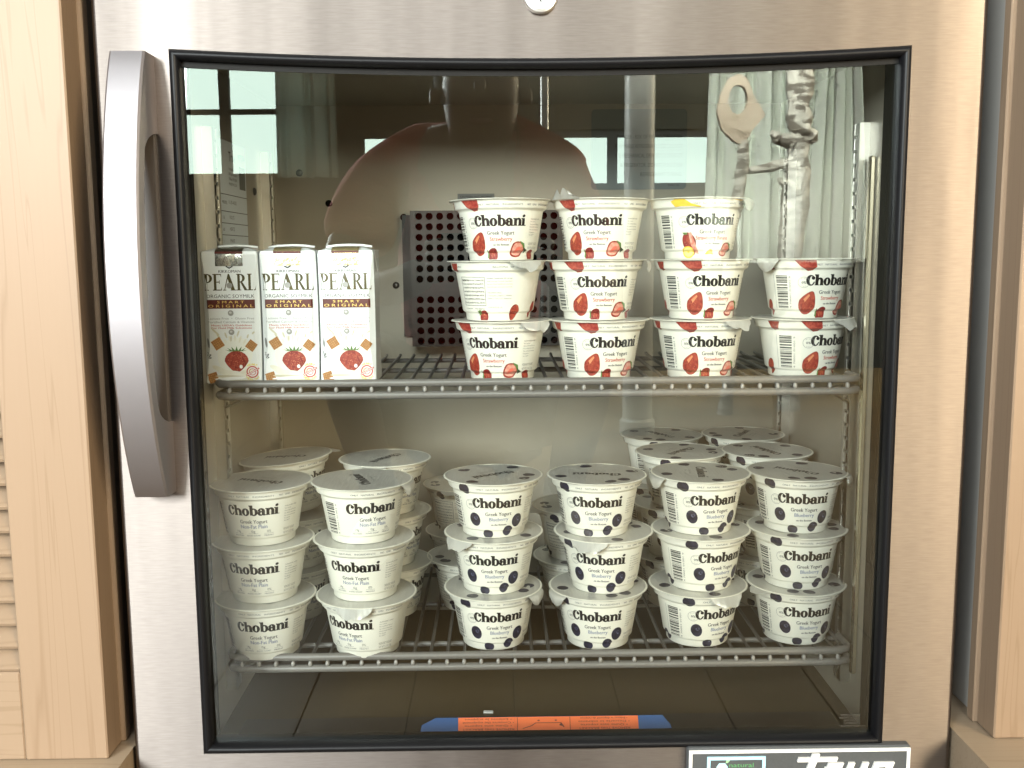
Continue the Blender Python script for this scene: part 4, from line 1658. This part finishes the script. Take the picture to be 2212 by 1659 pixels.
link('bracket_sticker', A.mesh('bracket_sticker', lambda x, y, l: (x / 1000, y * KY / 1000, .0028 + .0001 * l)), o)
b = MB()
b.box(-.0048, .0048, -.0022, .0022, 0, .0016, 0, .0005)
o = b.build('paper_scrap', white_p)
o.location = (-.0500, .1180, ZF + .0001)
o.rotation_euler.z = R(-4)
tag(o, 'tiny white paper scrap on the floor of the refrigerator', 'scrap')

# ================================================================== SHUTTERS, NICHE, LEDGES


def shutter(name, label, x_edge, side, zb_, ztop, width, yf):
    """louvred door; x_edge = the stile edge beside the refrigerator, side -1 left / +1 right"""
    S = empty(name, (x_edge, yf, zb_))
    tag(S, label, 'shutter door', 'louvred shutter doors beside the refrigerator')
    st, rail, th = .069, .077, .030
    Ht = ztop - zb_

    def bx(nm, a, c, y0, y1, z0, z1, m, bev=.0012):
        lo, hi = sorted((side * a, side * c))
        return box(nm, lo, hi, y0, y1, z0, z1, m, S, bev)
    bx('stile', 0, st, 0, th, 0, Ht, maple)
    bx('stile', width - st, width, 0, th, 0, Ht, maple)
    bx('stile_lip', -.0035, .010, th + .0005, th + .0125, .0, Ht, maple)
    bx('bottom_rail', st + .0003, width - st - .0003, .0008, th - .001, 0, rail, maple_h)
    bx('top_rail', st + .0003, width - st - .0003, .0008, th - .001, Ht - rail, Ht, maple_h)
    bx('panel_backing', st, width - st, th + .001, th + .004, 0, Ht, niche_m, 0)
    # louvre slats
    b_ = MB()
    L = width - 2 * st
    yz = [(.003, .001), (.0045, -.0015), (.026, .0165), (.0265, .0195), (.0245, .0200)]
    v_ = [(xx, y_, z_) for xx in (0, L) for y_, z_ in yz]
    k_ = len(yz)
    b_.add(v_, [tuple(range(k_))[::-1], tuple(range(k_, 2 * k_))] + [(i, (i + 1) % k_, k_ + (i + 1) % k_, k_ + i) for i in range(k_)])
    sl = b_.mesh('louvre_slat', maple_h)
    fix_normals(sl)
    z_ = rail + .001
    while z_ < Ht - rail - .018:
        o_ = link('louvre_slat', sl, S)
        o_.location = ((side * st if side > 0 else -(width - st)), 0, z_)
        z_ += .0198
    return S


shutter('louvred_shutter', 'pale maple louvred shutter door on the handle side of the refrigerator', -.3685, -1, Z - .419, Z + .45, .40, -.012)
shutter('louvred_shutter', 'pale maple louvred shutter door opposite the handle side', .3815, 1, Z - .412, Z + .45, .40, -.012)


def structure(o):
    o['kind'] = 'structure'
    return o


structure(box('ledge_left', -1.2, XL - .004, -.06, .64, Z - .50, Z - .4195, oak))
structure(box('ledge_right', XR + .004, 1.2, -.06, .64, Z - .50, Z - .4125, oak))
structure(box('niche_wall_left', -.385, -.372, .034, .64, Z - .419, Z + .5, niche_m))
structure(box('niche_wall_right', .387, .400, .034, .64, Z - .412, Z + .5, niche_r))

# ================================================================== WHAT THE GLASS MIRRORS: the room in front of the refrigerator
FL = structure(box('floor', -4, 4, -6.2, 1.0, -.06, -.006, dark))
px = -1.98
pn = 0
while px < 2.0:
    yy = -4.3
    off = random.uniform(0, 1.2)
    segs = [-4.3, -3.0 + off * .4, -1.7 + off * .3, .62]
    for a, c in zip(segs, segs[1:]):
        box('plank', px + .0008, px + .1392, a + .001, c - .001, -.006, 0, floor_m, FL, .0008)
    px += .14
YW = -4.3
b = MB()


def wallbox(x0, x1, z0, z1):
    b.box(x0, x1, YW - .08, YW, z0, z1)


wallbox(-3.2, -1.70, 0, 3.0)
wallbox(-1.70, -.86, 0, Z + .38)
wallbox(-1.70, -.86, Z + 1.35, 3.0)
wallbox(-.86, -.74, 0, 3.0)
wallbox(-.74, 1.10, 0, Z + .32)
wallbox(-.74, 1.10, Z + .62, 3.0)
wallbox(1.10, 1.22, 0, 3.0)
wallbox(1.22, 1.36, 0, Z - .02)
wallbox(1.22, 1.36, Z + 1.35, 3.0)
wallbox(1.36, 3.2, 0, 3.0)
structure(b.build('wall_rear', wall_m))


def window(label, x0, x1, z0, z1, mull, trans):
    o_ = empty('window', ((x0 + x1) / 2, YW - .04, z0))
    tag(o_, label, 'window', 'windows mirrored in the glass door')
    cx = (x0 + x1) / 2
    t_ = .035
    b_ = MB()
    b_.box(x0 - cx, x0 - cx + t_, -.02, .02, 0, z1 - z0)
    b_.box(x1 - cx - t_, x1 - cx, -.02, .02, 0, z1 - z0)
    b_.box(x0 - cx + t_, x1 - cx - t_, -.02, .02, 0, t_)
    b_.box(x0 - cx + t_, x1 - cx - t_, -.02, .02, z1 - z0 - t_, z1 - z0)
    b_.build('window_frame', blackin, o_)
    for mx_ in mull:
        box('mullion', mx_ - cx - .025, mx_ - cx + .025, -.018, .018, t_, z1 - z0 - t_, blackin, o_)
    for tz in trans:
        box('transom', x0 - cx + t_, x1 - cx - t_, -.016, .016, tz - z0 - .012, tz - z0 + .012, blackin, o_)


window('dark framed window mirrored above the soy milk cartons', -1.70, -.86, Z + .38, Z + 1.35, (-1.40,), (Z + .72,))
window('low wide window mirrored behind the photographer', -.74, 1.10, Z + .32, Z + .62, (-.3, .55), ())
window('narrow tall window behind a long curtain, mirrored on the far side', 1.22, 1.36, Z - .02, Z + 1.35, (), ())

structure(box('sky', -5, 5, -9.0, -8.98, -1, 6, emit_mat('sky_light', (.82, 1.0, .89), 6.2)))
h = box('garden_hedge', -4, 4, -7.6, -7.0, 0, Z + .30, green_m)
tag(h, 'clipped green hedge outside the windows, mirrored in the glass', 'hedge')
h = box('porch_roof', -2.6, 2.6, -6.6, -4.5, Z + 1.36, Z + 1.44, roof_m)
tag(h, 'dark porch roof outside the mirrored windows', 'porch roof')
bpy.data.objects['porch_roof']['kind'] = 'structure'

cm = curtain_mat()


def curtain(label, x0, x1, y, z0, z1, folds, pinch, sd):
    rnd = random.Random(sd)
    b_ = MB()
    nx, nz = folds * 8, 14
    ph_ = [rnd.uniform(0, 6.28) for _ in range(4)]
    v_, f_ = [], []
    for j in range(nz + 1):
        t_ = j / nz
        for i in range(nx + 1):
            u = i / nx
            k_ = 1 - pinch * (t_ ** 1.5)
            cx = (x0 + x1) / 2
            x = cx + (u - .5) * (x1 - x0) * k_ + .012 * math.sin(2 * PI * folds * u * .53 + ph_[0])
            yy_ = y + .035 * math.sin(2 * PI * folds * u + ph_[1] + .5 * math.sin(3 * u + ph_[2])) + .02 * math.sin(5 * u * folds * .7 + ph_[3])
            v_.append((x, yy_, z0 + (z1 - z0) * t_))
    for j in range(nz):
        for i in range(nx):
            a = j * (nx + 1) + i
            f_.append((a, a + 1, a + nx + 2, a + nx + 1))
    b_.add(v_, f_)
    o_ = b_.build('curtain', cm, None, True, 80)
    tag(o_, label, 'curtain', 'sheer curtains mirrored in the glass')


curtain('sheer white curtain mirrored beside the dark framed window', -1.12, -.80, -4.15, Z + .38, Z + 1.5, 5, .1, 1)
curtain('sheer curtain mirrored behind the driftwood branches', .98, 1.40, -4.12, Z - .05, Z + 1.5, 6, .15, 2)
curtain('sheer curtain gathered at the top, mirrored beside the bare trunk', 1.44, 1.78, -4.14, Z - .05, Z + 1.5, 6, .62, 3)

b = MB()
b.lathe([(.060, 0), (.060, .04), (.050, .05), (.050, 2.5), (.060, 2.51), (.060, 2.55)], 24, 0, 'z', (.43, -2.5, 0))
o = b.build('column', column_m, None, True, 40)
tag(o, 'slim round pale column mirrored beside the warning sheet', 'column')
b = MB()
b.lathe([(.014, 0), (.014, 2.6)], 12, 0, 'z', (.12, -2.5, 0))
b.lathe([(.05, 0), (.05, .01), (.014, .02)], 12, 0, 'z', (.12, -2.5, 0))
o = b.build('metal_pole', chrome, None, True, 40)
tag(o, 'thin metal pole mirrored beside the photographer', 'pole')


def branch(mb, p0, p1, r0, r1, wob, sd, n_=14):
    rnd = random.Random(sd)
    pts, rs = [], []
    a_, c_ = Vector(p0), Vector(p1)
    for i in range(n_ + 1):
        t_ = i / n_
        p = a_.lerp(c_, t_)
        p += Vector((wob * math.sin(t_ * 7 + sd) + rnd.uniform(-.3, .3) * wob, rnd.uniform(-.4, .4) * wob, 0))
        pts.append(p)
        rs.append((r0 + (r1 - r0) * t_) * rnd.uniform(.8, 1.2))
    mb.tube(pts, rs, 9)


D = empty('driftwood_sculpture', (1.0, -2.9, 0))
tag(D, 'weathered driftwood branches with a pierced board on top, mirrored beside curtains', 'driftwood')
bark = [(.075, -.05, 0)]
b = MB()
branch(b, (.075, -.05, 0), (.072, -.05, Z + .95), .050, .042, .014, 3, 34)
b.build('trunk', drift_m, D, True, 60)
for i, (p0, p1, r0, r1) in enumerate((((.06, -.05, Z + .40), (-.03, -.03, Z + .44), .034, .012), ((.08, -.05, Z + .62), (.15, -.05, Z + .70), .026, .008),
                                      ((.06, -.05, Z + .33), (-.10, -.02, Z + .30), .024, .012), ((.09, -.03, Z + .46), (.14, -.05, Z + .40), .034, .02),
                                      ((.07, -.02, Z + .22), (.01, .0, Z + .27), .028, .012))):
    b = MB()
    branch(b, p0, p1, r0, r1, .010, i + 1, 9)
    b.build('limb', drift_m, D, True, 60)
b = MB()
branch(b, (-.20, .05, 0), (-.155, .05, Z + .40), .030, .020, .016, 7, 26)
b.build('stem', drift_m, D, True, 60)
# pierced board: irregular outline, oval hole, 25 mm thick
b = MB()
outl = [(-.245, .50), (-.232, .56), (-.205, .615), (-.170, .635), (-.135, .615), (-.115, .56), (-.068, .49), (-.110, .445), (-.135, .40), (-.150, .385), (-.185, .40), (-.225, .44)]
hole = [(-.170 + .036 * math.cos(a), .545 + .052 * math.sin(a)) for a in [R(205 - 30 * i) for i in range(12)]]
v = []
for y in (.035, .062):
    v += [(x, y, Z + z) for x, z in outl] + [(x, y, Z + z) for x, z in hole]
f = []
for i in range(12):
    j = (i + 1) % 12
    f += [(i, j, 12 + j, 12 + i), (24 + i, 36 + i, 36 + j, 24 + j), (i, 24 + i, 24 + j, j), (12 + i, 12 + j, 36 + j, 36 + i)]
b.add(v, f)
o = b.build('pierced_board', mat('brown_driftwood', (.24, .18, .13), .8, noise=((20, 20, 60), .2, (.38, .31, .24)), bump=((60, 60, 90), .8)), D)
fix_normals(o.data)

# ================================================================== THE PERSON WITH THE CAMERA, squatting, seen only as a reflection
PX, PY = -.095, -1.13


def skin(name, verts, edges, radii, m, parent=None, sub=2):
    me = bpy.data.meshes.new(name)
    me.from_pydata([(x + PX, y + PY, z) for x, y, z in verts], edges, [])
    me.materials.append(m)
    o_ = link(name, me, parent)
    md = o_.modifiers.new('skin', 'SKIN')
    md.use_smooth_shade = True
    for i, r_ in enumerate(radii):
        me.skin_vertices[0].data[i].radius = r_ if isinstance(r_, tuple) else (r_, r_)
    me.skin_vertices[0].data[0].use_root = True
    s_ = o_.modifiers.new('sub', 'SUBSURF')
    s_.levels = s_.render_levels = sub
    return o_


PE = empty('person', (PX, PY, 0))
tag(PE, 'person in a red shirt squatting with a phone, mirrored in the glass door', 'person')
PE.location = (0, 0, 0)
#      pelvis        waist          chest          shoulders-mid   neck           jaw            head           crown
V = [(0, -.22, .30), (0, -.17, .45), (0, -.10, .62), (0, -.04, .775), (0.02, .02, .81), (.03, .075, .825), (.03, .08, .905), (.03, .065, .965),
     (-.165, -.03, .765), (-.25, .05, .54), (-.12, .24, .545), (-.055, .285, .575),      # camera-left arm
     (.165, -.03, .765), (.25, .05, .54), (.20, .24, .545), (.145, .285, .575),           # camera-right arm
     (-.10, -.20, .27), (-.24, .12, .44), (-.19, -.08, .10), (-.19, -.07, .04), (-.20, .10, .025),
     (.10, -.20, .27), (.24, .12, .44), (.19, -.08, .10), (.19, -.07, .04), (.20, .10, .025)]
E_ = [(0, 1), (1, 2), (2, 3), (3, 4), (4, 5), (5, 6), (6, 7), (3, 8), (8, 9), (9, 10), (10, 11), (3, 12), (12, 13), (13, 14), (14, 15),
      (0, 16), (16, 17), (17, 18), (18, 19), (19, 20), (0, 21), (21, 22), (22, 23), (23, 24), (24, 25)]
RD = [.12, .13, .145, (.10, .08), .055, .066, .084, .062, .062, .045, .033, .030, .062, .045, .033, .030,
      .085, .062, .038, .034, .028, .085, .062, .038, .034, .028]
skin('body', V, E_, RD, skin_m, PE)
# fingers closed round the phone
for sx, xa in ((-1, -.055), (1, .145)):
    for i in range(4):
        z0 = .560 + i * .018
        skin('finger', [(xa, .285, z0), (xa - sx * .002, .315, z0 + .004), (xa - sx * .028, .322, z0 + .006), (xa - sx * .044, .318, z0 + .006)],
             [(0, 1), (1, 2), (2, 3)], [.0095, .009, .008, .007], skin_m, PE, 1)
    skin('thumb', [(xa, .275, .555), (xa - sx * .022, .272, .575), (xa - sx * .048, .278, .590)], [(0, 1), (1, 2)], [.011, .010, .008], skin_m, PE, 1)
skin('shirt', [(0, -.20, .33), (0, -.17, .45), (0, -.10, .62), (0, -.04, .775), (-.085, -.035, .785), (-.172, -.03, .745), (-.225, .02, .60), (.085, -.035, .785), (.172, -.03, .745), (.225, .02, .60)],
     [(0, 1), (1, 2), (2, 3), (3, 4), (4, 5), (5, 6), (3, 7), (7, 8), (8, 9)], [.145, .155, .170, (.105, .09), .078, .074, .080, .078, .074, .080], shirt_m, PE)
skin('shorts', [(0, -.23, .30), (-.11, -.19, .28), (-.225, .06, .41), (.11, -.19, .28), (.225, .06, .41)], [(0, 1), (1, 2), (0, 3), (3, 4)], [.14, .105, .085, .105, .085], short_m, PE)
for sx in (-1, 1):
    skin('sock', [(sx * .19, -.08, .16), (sx * .19, -.08, .09), (sx * .19, -.07, .05)], [(0, 1), (1, 2)], [.048, .045, .042], sock_m, PE)
    skin('shoe', [(sx * .19, -.11, .045), (sx * .195, .0, .040), (sx * .20, .13, .032)], [(0, 1), (1, 2)], [(.045, .045), (.05, .04), (.045, .032)], sock_m, PE)
skin('hair', [(.03, .00, .86), (.03, .03, .94), (.03, .06, .985), (.03, .118, .970)], [(0, 1), (1, 2), (2, 3)], [.090, .102, .088, .055], hair_m, PE)
skin('nose', [(.03, .160, .905), (.03, .176, .880)], [(0, 1)], [.010, .014], skin_m, PE, 1)
for sx in (-1, 1):
    skin('ear', [(.03 + sx * .082, .07, .905), (.03 + sx * .086, .065, .870)], [(0, 1)], [.014, .010], skin_m, PE, 1)
    skin('eye', [(.03 + sx * .030, .152, .910), (.03 + sx * .034, .153, .910)], [(0, 1)], [.010, .010], hair_m, PE, 1)
skin('mouth', [(.007, .140, .835), (.03, .146, .833), (.053, .140, .835)], [(0, 1), (1, 2)], [.005, .007, .005], mat('lips', (.30, .12, .10), .5), PE, 1)
P = empty('smartphone', (-.050, -.8165, ZC - .003))
tag(P, 'black smartphone held upright in both hands, mirrored in the glass', 'phone')
b = MB()
b.box(-.078, .078, -.004, .004, -.038, .038, 0, .0015)
b.build('phone_body', black, P)
for i, (x, z) in enumerate(((.058, .020), (.036, .004))):
    b = MB()
    b.lathe([(.0085, .0042), (.0085, .0058), (.0001, .0060)], 16, 0, 'y', (x - .05, 0, z))
    b.build('phone_lens', dark, P, True, 40)
